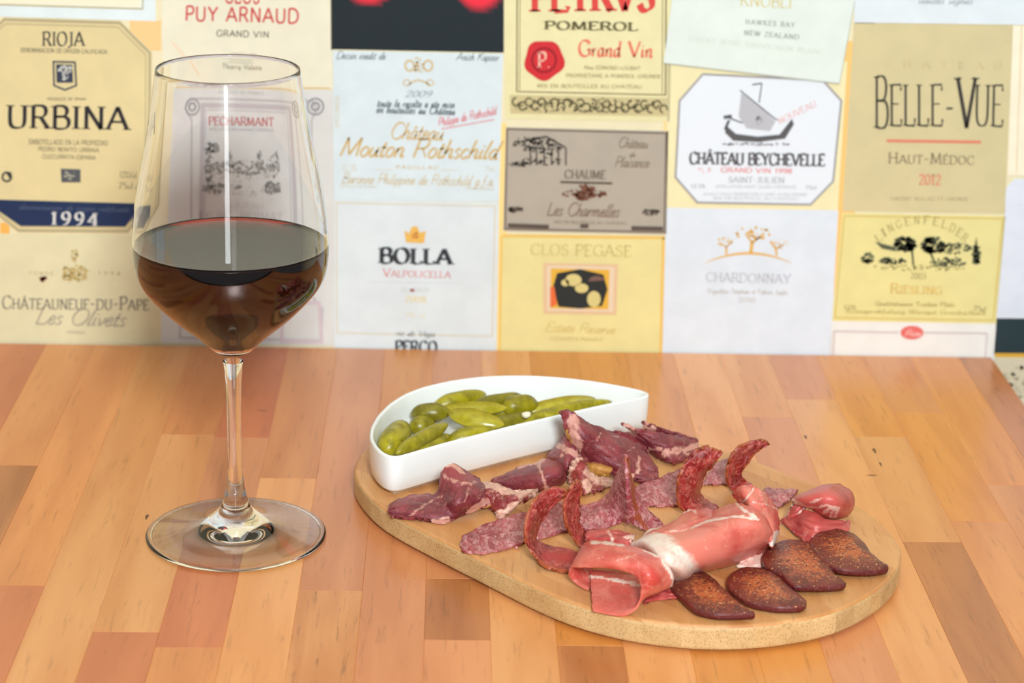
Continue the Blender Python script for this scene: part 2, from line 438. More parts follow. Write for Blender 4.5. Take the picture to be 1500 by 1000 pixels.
# -- label under it
pr = printed([(-160, 340), (238, 345), (236, 503), (-160, 498)], (222, 214, 174), 'cream printed label with small gold crest and red smudge')
lettering(pr, 'Châteauneuf-du-Pape', 3, 452, 218, 454, 19, (130, 122, 108), smallcaps=True, thick=.15, thin=.05)
lettering(pr, 'Les Olivets', 50, 474, 182, 478, 24, (176, 166, 144), **SCR)
lettering(pr, 'FONDE', 43, 402, 78, 403, 5, (180, 166, 120), gap=.5, **{k: v for k, v in TINY.items()})
lettering(pr, '1998', 144, 402, 176, 403, 5, (180, 166, 120), gap=.6, **{k: v for k, v in TINY.items()})
lettering(pr, 'FRANCE', 98, 488, 125, 489, 3.5, (170, 160, 140), **TINY)
art(pr, 'crest', blot(rnd, 109, 400, 20, 12, 70, 3)+blot(rnd, 109, 374, 6, 9, 26, 2.5), (206, 184, 124))
lettering(pr, 'ERSI', 92, 409, 127, 409, 16, (190, 164, 100), off=.0011, **SERIF)
art(pr, 'red_smudge', blot(rnd, 61, 408, 5, 3, 12, 3), (140, 60, 56))
# -- red title label
pr = printed([(234, -110), (486, -110), (486, 130), (240, 126)], (232, 228, 204), 'cream printed label with red sans-serif title', .0006)
RED = (206, 88, 84)
lettering(pr, 'CLOS', 329, 4, 380, 5, 22, RED, off=.001, **SANS)
lettering(pr, 'PUY ARNAUD', 271, 30, 437, 34, 21, RED, off=.001, **SANS)
lettering(pr, 'GRAND VIN', 317, 53, 394, 55, 9, (120, 112, 100), off=.001, **SANS)
lettering(pr, 'Thierry Valette', 325, 100, 386, 102, 7, (150, 140, 120), off=.001, **SANS)
lettering(pr, 'CASTILLON', 338, 81, 375, 82, 4, (170, 160, 140), off=.001, **TINY)
art(pr, 'border_line', [line(336, 87, 372, 88, .8), line(334, 91, 374, 92, .8)], (170, 160, 140), .001)
art(pr, 'border_line', [line(244, 126, 484, 129, 1.5)], (226, 190, 140), .001)
art(pr, 'pencil_line', [line(252, 62, 270, 82, 1.4), line(270, 82, 290, 110, 1.4)], (240, 200, 160), .001)
# -- framed landscape label (behind the glass)
pr = printed([(240, 128), (488, 132), (490, 506), (236, 502)], (216, 216, 212), 'white printed label with a grey scrolled frame, behind the glass')
fr = [(272, 142), (458, 146), (466, 160), (458, 176), (456, 430), (474, 452), (472, 500), (262, 496), (264, 450), (276, 430), (274, 176), (262, 158)]
GREY = (188, 182, 184)
art(pr, 'border_line', ring_poly(fr, 3)+ring_poly([(290, 150), (446, 153), (444, 424), (288, 420)], 7)+ring_poly([(298, 160), (436, 163), (434, 415), (297, 412)], 1.4), GREY)
art(pr, 'corner_roundel', ring_poly(ell(276, 156, 13, 13), 2.5)+ring_poly(ell(276, 156, 7, 7), 3)+ring_poly(ell(462, 156, 13, 13), 2.5)+ring_poly(ell(462, 156, 7, 7), 3), (150, 146, 150), .0011)
art(pr, 'border_line', ring_poly([(412, 440), (470, 441), (474, 503), (410, 502)], 5), (206, 190, 196), .001)
lettering(pr, 'PRODUCE OF FRANCE', 318, 137, 392, 138, 4, (180, 176, 176), **TINY)
lettering(pr, 'PECHARMANT', 303, 183, 408, 184, 12, (196, 120, 118), thick=.2, thin=.07)
lettering(pr, 'APPELLATION PECHARMANT CONTROLEE', 303, 191, 408, 192, 4, (170, 160, 165), **TINY)
lettering(pr, 'CHÂTEAU', 326, 304, 388, 305, 8, (196, 188, 186), **THINS)
lettering(pr, 'DE BEL BERMAT', 290, 322, 420, 323, 12, (190, 182, 182), **THINS)
art(pr, 'engraving', blot(rnd, 308, 216, 12, 8, 40, 3)+blot(rnd, 304, 240, 6, 30, 50, 3)+blot(rnd, 354, 245, 58, 10, 200, 2.4)
    + blot(rnd, 384, 236, 5, 16, 30, 2.4)+blot(rnd, 408, 240, 8, 22, 50, 2.4)+blot(rnd, 312, 275, 18, 9, 60, 3)+blot(rnd, 404, 274, 14, 9, 60, 3)
    + blot(rnd, 352, 274, 7, 3, 16, 2)+blot(rnd, 335, 232, 5, 12, 20, 2.2), (148, 144, 138), .0009)
art(pr, 'engraving', blot(rnd, 354, 250, 56, 16, 120, 2.4)+blot(rnd, 352, 278, 60, 8, 60, 2), (196, 190, 178), .00085)
# -- dark slate label with red glow
V = []; F = []; Cc = []
nx, ny = 36, 26
for j in range(ny+1):
    for i in range(nx+1):
        px = 485+(738-485)*i/nx; py = -110+(72-(-110))*j/ny + 5*i/nx
        V.append(W(px, py, .0006))
        g = 0
        for cx, cy, rx, ry in ((540, -34, 42, 44), (702, -30, 40, 48)):
            g = max(g, 1-math.hypot((px-cx)/rx, (py-cy)/ry)**3)
        g = max(0, min(1, g*1.5))
        Cc.append((lin(30)+(lin(250)-lin(30))*g, lin(40)+(lin(50)-lin(40))*g, lin(46)+(lin(70)-lin(46))*g, 1))
for j in range(ny):
    for i in range(nx):
        a = j*(nx+1)+i; F.append([a, a+1, a+nx+2, a+nx+1])
t = NT('printed_slate'); t.set(Base_Color=t.attr('print')[0], Roughness=.6, Specular_IOR_Level=.2)
pr = tag(link('printed_label', V, F, t.m, wall, False, {'print': Cc}), 'dark slate printed panel with blurred red shapes')
art(pr, 'border_line', [line(485, -100, 486, 73, 2.4)], (70, 64, 50), .0007)
# -- white label with gold script
pr = printed([(487, 74), (737, 79), (731, 296), (489, 292)], (214, 226, 230), 'white printed label with gold script and a red slanting signature')
GOLD = (206, 178, 122)
lettering(pr, 'Dessin inedit de', 492, 86, 564, 87, 11, (100, 106, 110), **SCR)
lettering(pr, 'Anish Kapoor', 668, 88, 730, 89, 11, (100, 106, 110), **SCR)
art(pr, 'crest', blot(rnd, 613, 88, 5, 5, 10, 2)+ring_poly(ell(600, 96, 8, 9), 3)+ring_poly(ell(627, 96, 8, 9), 3)+blot(rnd, 613, 98, 8, 8, 26, 2.6)
    + ring_poly(ell(596, 121, 6, 5), 1.6)+ring_poly(ell(630, 121, 6, 5), 1.6)+[line(598, 124, 606, 119, 2.4), line(606, 119, 614, 117, 2.4), line(614, 117, 622, 120, 2.4), line(622, 120, 630, 124, 2.4)], (208, 186, 140))
lettering(pr, '2009', 593, 142, 631, 142, 9, (150, 158, 164), thick=.14, thin=.06, serif=False, slant=.3)
DK = (100, 108, 114)
lettering(pr, 'toute la recolte a ete mise', 552, 156, 665, 158, 11, DK, thick=.19, thin=.1, nib=-20, serif=False, slant=.3)
lettering(pr, 'en bouteilles au Château', 551, 165, 666, 168, 11, DK, thick=.19, thin=.1, nib=-20, serif=False, slant=.3)
lettering(pr, 'Philippe de Rothschild', 642, 185, 727, 167, 12, (220, 120, 126), thick=.14, thin=.07, nib=-40, serif=False, slant=.35, gap=0)
art(pr, 'underline', [line(646, 189, 724, 175, 1.4)], (220, 130, 136))
lettering(pr, 'Château', 570, 203, 648, 205, 24, GOLD, **dict(SCR, thick=.14))
lettering(pr, 'Mouton Rothschild', 496, 228, 728, 233, 27, GOLD, **dict(SCR, thick=.15))
lettering(pr, 'PAUILLAC', 580, 247, 642, 248, 5, GOLD, gap=.3, thick=.15, thin=.09, serif=False)
lettering(pr, '12,5%', 501, 250, 523, 250, 9, (206, 196, 168), **THINS)
lettering(pr, '75cl', 710, 250, 724, 251, 7, (206, 196, 168), **THINS)
lettering(pr, 'Baronne Philippine de Rothschild g.f.a.', 500, 268, 724, 272, 15, (208, 188, 146), **SCR)
art(pr, 'border_line', [line(549, 248, 576, 248.5, 1), line(646, 249, 672, 249.5, 1)], (214, 206, 180))
lettering(pr, 'PRODUCE OF FRANCE', 499, 274, 552, 275, 3, (206, 196, 168), **TINY)
lettering(pr, 'PRODUIT FRANCE', 683, 277, 724, 278, 3, (206, 196, 168), **TINY)
lettering(pr, 'SPECIMEN', 497, 188, 497, 140, 6, (214, 200, 160), **THINS)
# -- white label, crown and bold black word
pr = printed([(489, 292), (731, 297), (727, 516), (490, 509)], (218, 226, 228), 'white printed label with gold crown and heavy black title')
art(pr, 'border_line', ring_poly([(492, 296), (726, 301), (722, 493), (493, 488)], 1.6), (216, 204, 176))
art(pr, 'crown', [[(592, 337), (599, 342), (603, 332), (611, 331), (615, 341), (624, 338), (621, 356), (595, 355)]], (228, 180, 90))
art(pr, 'crown', blot(rnd, 608, 345, 4, 5, 8, 3), (200, 120, 60), .0011)
lettering(pr, 'BOLLA', 556, 385, 661, 387, 22, (60, 62, 66), **BOLD)
lettering(pr, 'Valpolicella', 561, 405, 660, 407, 12, (214, 120, 118), smallcaps=True, **THINS)
art(pr, 'border_line', [line(542, 413, 678, 415, 1)], (206, 208, 208))
lettering(pr, 'CLASSICO', 588, 427, 628, 427, 5, (200, 196, 190), **TINY)
art(pr, 'red_dot', [ell(604, 425, 3, 2.4, 10)], (190, 70, 70))
lettering(pr, '2008', 593, 442, 624, 443, 9, (226, 210, 160), **SERIF)
lettering(pr, '75 cl', 593, 464, 622, 465, 6, (226, 210, 160), **THINS)
art(pr, 'border_line', [line(555, 471, 660, 473, 1)], (222, 224, 222))
lettering(pr, 'rio de Vega', 579, 491, 636, 493, 8, (130, 136, 140), **SCR)
lettering(pr, 'PERCO', 579, 515, 640, 516, 16, (70, 74, 78), off=.001, **BOLD)
# -- red gothic title with wax seal
pr = printed([(738, -110), (986, -110), (981, 178), (740, 174)], (230, 222, 172), 'pale yellow printed label with red gothic title and wax seal')
art(pr, 'border_line', [line(758, -100, 757, 134, 1.8), line(762, -100, 761, 132, 1), line(976, -100, 975, 139, 2), line(971, -100, 970, 137, 1), line(757, 134, 976, 139, 1.5)], (120, 104, 70))
lettering(pr, 'PETRVS', 779, 17, 958, 15, 46, (214, 72, 66), thick=.26, thin=.07, nib=25, gap=.07)
lettering(pr, 'POMEROL', 798, 43, 934, 45, 12, (110, 100, 66), thick=.22, thin=.09, gap=.12)
lettering(pr, 'Grand Vin', 847, 82, 956, 84, 23, (226, 120, 96), thick=.2, thin=.05, nib=35, serif=False, gap=.05)
art(pr, 'wax_seal', [[(797+(29+1.6*sin(5*a)+1*cos(3*a))*cos(a), 88+(29+1.6*sin(5*a))*sin(a)) for a in [2*pi*i/40 for i in range(40)]]], (204, 46, 52))
art(pr, 'wax_seal', ring_poly(ell(797, 88, 19, 19), 3), (150, 30, 40), .0011)
lettering(pr, 'P.', 788, 99, 806, 99, 22, (238, 180, 160), off=.0012, thick=.22, thin=.06, nib=30)
for (a, b, c, s) in ((856, 101, 938, 'Mme EDMOND LOUBAT'), (829, 113, 968, 'PROPRIETAIRE A POMEROL GIRONDE'), (787, 128, 940, 'MIS EN BOUTEILLES AU CHATEAU')):
    lettering(pr, s, a, b, c, b+1.5, 5, (150, 138, 94), **TINY)
art(pr, 'scroll_band', [[(747, 139), (978, 144), (977, 170), (748, 166)]], (202, 188, 140), .0007)
sc = []
for i in range(24):
    cx = 756+i*9.4; cy = 152+i*.2+(3 if i % 2 else -3)
    sc += ring_poly(ell(cx, cy, 6.5, 7, 14, 20*i, 20*i+300), 2.4)[:-1]
sc += blot(rnd, 862, 155, 112, 11, 130, 2.4)
art(pr, 'scroll_band', sc, (96, 88, 62), .0011)
# -- taupe label with house engraving
pr = printed([(741, 186), (979, 192), (976, 343), (737, 338)], (178, 168, 152), 'taupe printed label with a small house engraving')
art(pr, 'border_line', ring_poly([(742, 188), (977, 194), (974, 341), (739, 336)], 2.2), (120, 104, 92))
art(pr, 'engraving', blot(rnd, 775, 210, 22, 10, 60, 3)+blot(rnd, 800, 215, 22, 12, 50, 3)+blot(rnd, 760, 240, 14, 4, 30, 3)+blot(rnd, 795, 236, 34, 6, 60, 2.2)+
    [line(x, 216, x, 242, 2.4) for x in (777, 786, 797, 808, 818, 829)]+[line(768, 206, 800, 200, 3), line(800, 200, 828, 216, 3)], (92, 84, 76))
lettering(pr, 'Château', 905, 216, 948, 217, 15, (130, 112, 92), **SCR)
lettering(pr, 'de', 921, 230, 930, 230, 8, (130, 112, 92), **SCR)
lettering(pr, 'Plaisance', 900, 244, 950, 245, 15, (130, 112, 92), **SCR)
lettering(pr, 'CHAUME', 827, 261, 887, 262, 12, (104, 88, 74), **SERIF)
art(pr, 'ornament', [[(821, 265), (897, 267), (897, 270), (821, 268)]], (90, 76, 62))
art(pr, 'ornament', blot(rnd, 856, 284, 34, 6, 60, 3)+blot(rnd, 856, 282, 14, 11, 60, 4), (128, 84, 66), .001)
lettering(pr, 'Les Charmelles', 800, 315, 906, 318, 19, (128, 100, 80), **SCR)
art(pr, 'ornament', blot(rnd, 756, 307, 11, 4, 26, 3.5)+blot(rnd, 954, 311, 12, 4, 26, 3.5)+[[(744, 327), (804, 329), (804, 335), (744, 333)], [(925, 331), (971, 332), (971, 338), (925, 337)], [(850, 328), (862, 328), (862, 334), (850, 334)]], (92, 80, 70), .001)
lettering(pr, 'MIS EN BOUTEILLE AU CHATEAU', 812, 327, 918, 329, 4, (140, 122, 104), **TINY)
# -- yellow label with a small dark picture
pr = printed([(736, 345), (974, 347), (970, 519), (731, 517)], (230, 217, 152), 'yellow printed label with a small dark framed picture')
art(pr, 'border_line', [line(737, 345, 974, 348, 4), line(972, 348, 968, 518, 4), line(735, 345, 732, 517, 2.5)], (232, 190, 96))
lettering(pr, 'CLOS PEGASE', 777, 373, 925, 376, 16, (206, 188, 122), thick=.13, thin=.05)
art(pr, 'picture_frame', [[(796, 385), (905, 387), (903, 461), (796, 459)]], (224, 190, 150), .0007)
art(pr, 'picture_frame', [[(801, 389), (900, 391), (898, 457), (801, 455)]], (228, 206, 176), .0009)
art(pr, 'small_picture', [[(807, 393), (893, 395), (891, 453), (806, 451)]], (226, 176, 66), .0011)
art(pr, 'small_picture', [[(816, 400), (850, 394), (884, 402), (890, 424), (882, 448), (850, 452), (818, 449), (810, 420)]], (46, 48, 46), .0012)
art(pr, 'small_picture', [ell(840, 410, 12, 9, 16), ell(852, 422, 10, 7, 14), ell(870, 438, 10, 12, 16), ell(828, 414, 6, 5, 10)], (214, 198, 130), .0013)
art(pr, 'small_picture', [[(806, 420), (812, 420), (816, 446), (806, 450)]], (228, 110, 60), .0013)
art(pr, 'small_picture', [ell(874, 412, 12, 8, 16, 180, 360)], (120, 90, 80), .0013)
lettering(pr, 'Estate Reserve', 797, 485, 900, 489, 14, (214, 190, 120), **SCR)
lettering(pr, 'CHARDONNAY', 806, 498, 884, 500, 5, (200, 180, 120), **TINY)
# -- octagon label with ship
pr = printed([(978, 90), (1241, 90), (1227, 308), (976, 304)], (238, 228, 180), 'yellow printed panel around a white octagonal ship label')
oc = [(1029, 107), (1206, 116), (1234, 147), (1222, 266), (1188, 301), (1021, 298), (988, 260), (994, 147)]
art(pr, 'white_octagon', [oc], (226, 232, 238), .0007)
art(pr, 'border_line', ring_poly(oc, 3)+[], (160, 156, 156), .001)
art(pr, 'ship_drawing', [[(1064, 184), (1078, 196), (1110, 200), (1142, 197), (1160, 174), (1163, 182), (1150, 203), (1112, 208), (1074, 206), (1062, 194)], line(1062, 190, 1068, 176, 4), line(1060, 172, 1072, 170, 5), line(1066, 172, 1088, 180, 2),
    line(1116, 122, 1112, 150, 1.6), line(1102, 124, 1116, 122, 2), line(1084, 132, 1138, 176, 1.6)], (92, 90, 92), .001)
art(pr, 'ship_drawing', [[(1086, 136), (1112, 154), (1136, 178), (1128, 192), (1094, 188), (1082, 170)]], (186, 186, 192), .0009)
art(pr, 'ship_drawing', blot(rnd, 1110, 176, 8, 7, 14, 2.4)+blot(rnd, 1108, 211, 52, 2, 50, 2.2), (140, 136, 138), .0011)
lettering(pr, 'CHÂTEAU BEYCHEVELLE', 1010, 240, 1208, 243, 17, (88, 82, 84), off=.001, thick=.26, thin=.07, gap=.03)
lettering(pr, 'GRAND VIN 1998', 1056, 252, 1160, 254, 7, (226, 130, 124), off=.001, thick=.16, thin=.1, serif=False)
lettering(pr, 'SAINT-JULIEN', 1067, 267, 1149, 268, 8, (150, 150, 152), off=.001, **THINS)
lettering(pr, '12,5%', 1012, 275, 1033, 275, 5, (160, 160, 160), off=.001, **TINY)
lettering(pr, '75cl', 1180, 277, 1196, 277, 5, (160, 160, 160), off=.001, **TINY)
for a, b, c, s in ((1048, 275, 1166, 'APPELLATION SAINT JULIEN CONTROLEE'), (1030, 286, 1182, 'ACHILLE FOULD PROPRIETAIRE A SAINT JULIEN GIRONDE'), (1045, 292, 1170, 'MIS EN BOUTEILLE AU CHATEAU')):
    lettering(pr, s, a, b, c, b+1, 4, (184, 184, 186), off=.001, **TINY)
lettering(pr, 'NOUVEAU', 1142, 182, 1197, 155, 9, (232, 176, 172), off=.0012, **THINS)
art(pr, 'red_smudge', blot(rnd, 1032, 249, 10, 5, 12, 2), (236, 190, 190), .0012)
# -- white tree label
pr = printed([(976, 304), (1228, 308), (1216, 523), (970, 519)], (220, 228, 236), 'white printed label with golden trees on a curved line')
GT = (224, 176, 84)
arc = [(1032+i*4.27, 386-17*sin(pi*i/30)**.8) for i in range(31)]
pl = [[(a[0], a[1]), (b[0], b[1]), (b[0], b[1]+.6+3*sin(pi*(i+1)/30)), (a[0], a[1]+.6+3*sin(pi*i/30))] for i, (a, b) in enumerate(zip(arc, arc[1:]))]
pl += [line(1064, 372, 1064, 360, 3), line(1064, 362, 1054, 354, 1.6), line(1064, 362, 1073, 352, 1.6), line(1100, 370, 1102, 352, 5), line(1102, 356, 1092, 342, 2.4), line(1102, 356, 1116, 344, 2.4), line(1138, 374, 1136, 362, 3), line(1136, 364, 1128, 354, 1.6), line(1137, 364, 1148, 358, 1.6)]
pl += blot(rnd, 1062, 354, 14, 6, 20, 2)+blot(rnd, 1104, 341, 26, 10, 24, 3.4)+blot(rnd, 1142, 357, 16, 7, 20, 2)
art(pr, 'golden_trees', pl, GT)
lettering(pr, 'CHARDONNAY', 1034, 412, 1158, 415, 13, (186, 184, 190), thick=.13, thin=.06)
lettering(pr, 'Vignobles Stephan et Fabien Jugla', 1036, 429, 1153, 431, 7, (190, 182, 172), thick=.14, thin=.08, serif=False)
lettering(pr, '2010', 1081, 442, 1106, 443, 7, (190, 182, 172), **THINS)
# -- beige tall-letter label, right
pr = printed([(1255, -110), (1560, -110), (1560, 39), (1251, 34)], (224, 232, 236), 'blue-white printed strip at the top right')
lettering(pr, 'vieilles vignes', 1344, 5, 1424, 6, 10, (160, 166, 168), **SCR)
pr = printed([(1251, 33), (1484, 36), (1472, 313), (1234, 309)], (212, 198, 152), 'beige printed label with tall narrow black capitals')
lettering(pr, 'CHATEAU', 1296, 98, 1468, 101, 9, (210, 192, 152), gap=1.1, thick=.1, thin=.06)
lettering(pr, 'B', 1281, 187, 1301, 187, 75, (64, 60, 56), thick=.12, thin=.03, nib=0)
lettering(pr, 'ELLE', 1303, 184, 1381, 184, 60, (64, 60, 56), thick=.12, thin=.03, nib=0)
lettering(pr, '-', 1384, 184, 1398, 184, 60, (64, 60, 56), thick=.05, thin=.05, nib=0, serif=False)
lettering(pr, 'V', 1402, 187, 1430, 187, 73, (64, 60, 56), thick=.16, thin=.03, nib=10)
lettering(pr, 'UE', 1427, 184, 1469, 185, 60, (64, 60, 56), thick=.12, thin=.03, nib=0)
art(pr, 'red_line', [line(1299, 206, 1437, 208, 4)], (222, 128, 104))
lettering(pr, 'Haut-Médoc', 1301, 239, 1427, 241, 16, (140, 124, 98), smallcaps=True, thick=.13, thin=.05)
lettering(pr, '2012', 1346, 270, 1378, 271, 15, (222, 130, 106), **SERIF)
lettering(pr, 'VINCENT MULLIEZ ET GIRONDE', 1304, 293, 1418, 294, 5, (186, 168, 132), **TINY)
pr = printed([(1484, 36), (1600, 36), (1600, 262), (1476, 256)], (246, 236, 210), 'cream printed panel cut by the right picture edge')
art(pr, 'border_line', [line(1497, 36, 1489, 254, 1.4)], (226, 206, 170), .0009)
pr = printed([(1486, 262), (1600, 262), (1600, 466), (1459, 466), (1474, 275)], (222, 226, 236), 'white rounded printed panel at the right edge')
# -- yellow engraved label
pr = printed([(1234, 312), (1473, 316), (1459, 474), (1219, 470)], (230, 218, 150), 'yellow printed label with arched title over dark trees')
art(pr, 'border_line', ring_poly([(1236, 315), (1470, 319), (1456, 470), (1222, 466)], 2), (214, 190, 110))
s = 'LINGENFELDER'
for i, ch in enumerate(s):
    a = radians(-62+124*i/(len(s)-1)); x = 1350+68*sin(a); y = 398-74*cos(a)-0
    y = 360-32*cos(a*1.25); 
    tx, ty = cos(a*.55), sin(a*.55)
    lettering(pr, ch, x-4*tx, y-4*ty, x+4*tx, y+4*ty, 12, (170, 156, 100), **THINS)
art(pr, 'engraving', blot(rnd, 1326, 358, 16, 11, 110, 4)+blot(rnd, 1368, 359, 18, 12, 110, 4)+[[(1282, 354), (1312, 362), (1312, 368), (1292, 364)]]
    + blot(rnd, 1272, 378, 10, 8, 40, 3)+blot(rnd, 1308, 382, 20, 4, 50, 3)+blot(rnd, 1400, 364, 22, 8, 60, 2.6)+blot(rnd, 1388, 384, 26, 7, 70, 2.6)
    + [[(1430, 346), (1436, 386), (1424, 386)]]+blot(rnd, 1430, 372, 6, 14, 30, 3)+[line(1336, 366, 1338, 388, 3), line(1362, 368, 1370, 386, 3)], (88, 92, 72))
art(pr, 'engraving', blot(rnd, 1345, 392, 70, 4, 60, 2.4), (170, 160, 100), .0007)
lettering(pr, '2003', 1334, 408, 1356, 409, 9, (150, 138, 92), **THINS)
lettering(pr, 'Riesling', 1304, 429, 1380, 431, 14, (222, 190, 110), smallcaps=True, **SERIF)
lettering(pr, 'Qualitatswein Trocken Pfalz', 1282, 447, 1398, 449, 6, (168, 152, 92), **TINY)
lettering(pr, 'Erzeugerabfullung Weingut Grosskarlbach', 1240, 458, 1444, 461, 6, (190, 172, 106), **TINY)
lettering(pr, '12%', 1236, 453, 1254, 453, 6, (170, 156, 100), **TINY)
lettering(pr, '75cl', 1426, 455, 1444, 456, 7, (150, 138, 92), **TINY)
pr = printed([(1219, 470), (1459, 474), (1456, 560), (1212, 560)], (234, 232, 226), 'white printed label with a red oval, low at right')
art(pr, 'border_line', [line(1222, 485, 1316, 487, 2.5), line(1354, 487, 1446, 488, 2.5), line(1222, 485, 1220, 530, 2.5), line(1446, 488, 1443, 530, 2)], (206, 192, 190))
art(pr, 'red_oval', [ell(1336, 487, 17, 10, 24)], (224, 110, 104))
lettering(pr, 'Rose', 1325, 492, 1348, 492, 9, (244, 210, 200), off=.001, **SCR)
pr = printed([(1460, 466), (1640, 468), (1640, 518), (1456, 517)], (40, 56, 60), 'dark teal printed block at the right edge')
pr = printed([(1456, 517), (1640, 519), (1640, 524), (1456, 523)], (224, 170, 60), 'thin golden printed stripe under the teal block')
pr = printed([(1456, 524), (1640, 525), (1640, 760), (1456, 760)], (220, 206, 176), 'speckled beige printed panel below the golden stripe')
art(pr, 'engraving', blot(rnd, 1500, 560, 36, 26, 90, 4), (196, 184, 156), .0007)
# -- loose-looking tilted sheet on top
pr = printed([(986, -110), (1262, -110), (1252, 2), (1230, 122), (972, 92), (984, 2)], (224, 233, 225), 'tilted pale mint printed sheet overlapping its neighbours', .0016)
art(pr, 'border_line', [line(972, 92.5, 1230, 122.5, 1.6), line(1230, 122, 1252, 2, 1.2)], (180, 184, 170), .0017)
lettering(pr, 'KNOBLI', 1084, 8, 1160, 12, 16, (216, 200, 130), off=.0018, **THINS)
lettering(pr, 'HAWKES BAY', 1092, 35, 1164, 40, 7, (140, 148, 140), off=.0018, gap=.3, **SERIF)
lettering(pr, 'NEW ZEALAND', 1090, 51, 1170, 58, 7, (140, 148, 140), off=.0018, gap=.2, **SERIF)
lettering(pr, 'GREAT WINE SAUVIGNON BLANC', 1010, 60, 1206, 80, 7, (202, 212, 200), off=.0018, gap=.2, **THINS)

# ------------------------------------------------------------------ table of beech staves
table = empty('kitchen_table', (-.25, -.15, -.76))
tag(table, 'butcher block table of glued beech staves, wine glass standing on it', 'table')
TX0, TX1, TY0, TY1, TH = -.855, .4497, -.335, .2925, .038
def row_y(px, py): return P(px, py).y
SPW = .0302; X00 = .0055
# hand placed staves: row -> list of (y joint from the back, tone)
special = {
 -1: [(P(280, 640).y, 'red'), (P(280, 790).y, 'pink'), (P(280, 948).y, 'red'), (-.62, 'mid')],
 -2: [(P(230, 636).y, 'mid'), (P(190, 925).y, 'light'), (-.62, 'red')],
 -3: [(P(110, 920).y-.1, 'light'), (-.62, 'mid')],
 -4: [(P(40, 857).y, 'mid'), (-.62, 'red')],
 -5: [(P(20, 681).y, 'mid'), (P(10, 860).y, 'brown'), (-.62, 'orange')],
 0: [(P(390, 700).y, 'mid'), (-.3, 'light'), (-.62, 'mid')],
 1: [(P(480, 865).y, 'pink'), (-.3, 'grain'), (-.62, 'mid')],
 2: [(P(540, 640).y, 'orange'), (-.28, 'pink'), (-.62, 'red')],
 3: [(P(650, 847).y, 'pink'), (P(650, 937).y, 'brown'), (-.62, 'pink')],
 4: [(-.22, 'light'), (-.62, 'mid')],
 5: [(P(820, 945).y, 'orange'), (-.62, 'brown')],
 6: [(.1, 'orange'), (-.3, 'light'), (-.62, 'mid')],
 7: [(.02, 'mid'), (-.22, 'orange'), (-.62, 'mid')],
 8: [(.0, 'light'), (-.25, 'orange'), (-.62, 'mid')],
 9: [(.18, 'light'), (-.2, 'pink'), (-.62, 'mid')],
 10: [(.21, 'pink'), (-.24, 'light'), (-.62, 'mid')],
 11: [(.15, 'orange'), (P(1330, 793).y, 'light'), (-.62, 'brown')],
 12: [(.19, 'mid'), (.03, 'orange'), (-.62, 'mid')],
 13: [(.08, 'orange'), (-.62, 'mid')],
 14: [(-.1, 'brown'), (-.62, 'mid')],
}
rt = random.Random(11)
k0 = int(math.floor((TX0-X00)/SPW)); k1 = int(math.ceil((TX1-X00)/SPW))
for k in range(k0, k1):
    xa = max(TX0, X00+SPW*k); xb = min(TX1, X00+SPW*(k+1))
    if xb-xa < .004: continue
    if k in special: segs = special[k]
    else:
        segs = []; y = TY1-rt.uniform(.08, .3)
        while y > TY0+.08:
            segs.append((y, rt.choice(['light', 'mid', 'red', 'orange', 'pink', 'mid', 'light']))); y -= rt.uniform(.22, .36)
        segs.append((TY0, rt.choice(['light', 'mid', 'pink'])))
    yb = TY1
    for (ya, tone) in segs:
        ya = max(ya, TY0)
        if yb-ya > .002:
            link_bm('stave', box_bm(xa, xb, ya, yb, -TH, 0, .00022), MW[tone], table)
        yb = ya
mleg = MW['mid']
for a, b in ((TX0+.05, TY0+.05), (TX0+.05, TY1-.11), (TX1-.11, TY0+.05), (TX1-.11, TY1-.11)):
    link_bm('leg', box_bm(a, a+.06, b, b+.06, -.76, -TH, .002), mleg, table)
link_bm('apron', box_bm(TX0+.11, TX1-.11, TY0+.06, TY0+.08, -.13, -TH), mleg, table)
link_bm('apron', box_bm(TX0+.11, TX1-.11, TY1-.09, TY1-.07, -.13, -TH), mleg, table)
# dark knots in the wood
mk = plain('knot', (110, 66, 40), .5)
for (px, py, rx, ry) in ((215, 757, .0008, .0035), (1281, 660, .0009, .004), (1277, 696, .003, .0008), (1180, 640, .0008, .003), (384, 601, .003, .0008), (1290, 680, .0006, .003)):
    c = P(px, py, .0)
    vs_ = [Vector((c.x+rx*cos(a)*(1+.3*sin(3*a)), c.y+ry*sin(a), .00006)) for a in [2*pi*i/14 for i in range(14)]]
    link('knot', vs_, [list(range(14))], mk, table, False)

# ------------------------------------------------------------------ chopping board of bamboo strips
front_px = [(513, 720), (526, 746), (560, 782), (604, 806), (660, 836), (720, 866), (780, 898), (840, 924), (900, 941), (980, 954), (1080, 958), (1180, 946), (1226, 934), (1268, 912), (1297, 892), (1316, 866), (1322, 832)]
back_px = [(1314, 792), (1300, 774), (1284, 756), (1255, 738), (1225, 722), (1180, 703), (1110, 675), (1040, 652), (960, 632), (880, 618), (800, 609), (700, 608), (620, 618), (560, 637), (530, 658), (517, 682)]
outl = [P(x, y, 0) for x, y in front_px]+[P(x, y, ZB) for x, y in back_px]
def close_smooth(pts, n=10, it=2):
    N = len(pts); out = []
    for i in range(N):
        p0, p1, p2, p3 = pts[i-1], pts[i], pts[(i+1) % N], pts[(i+2) % N]
        for k in range(n):
            t = k/n
            out.append(.5*((2*p1)+(-p0+p2)*t+(2*p0-5*p1+4*p2-p3)*t*t+(-p0+3*p1-3*p2+p3)*t**3))
    return out
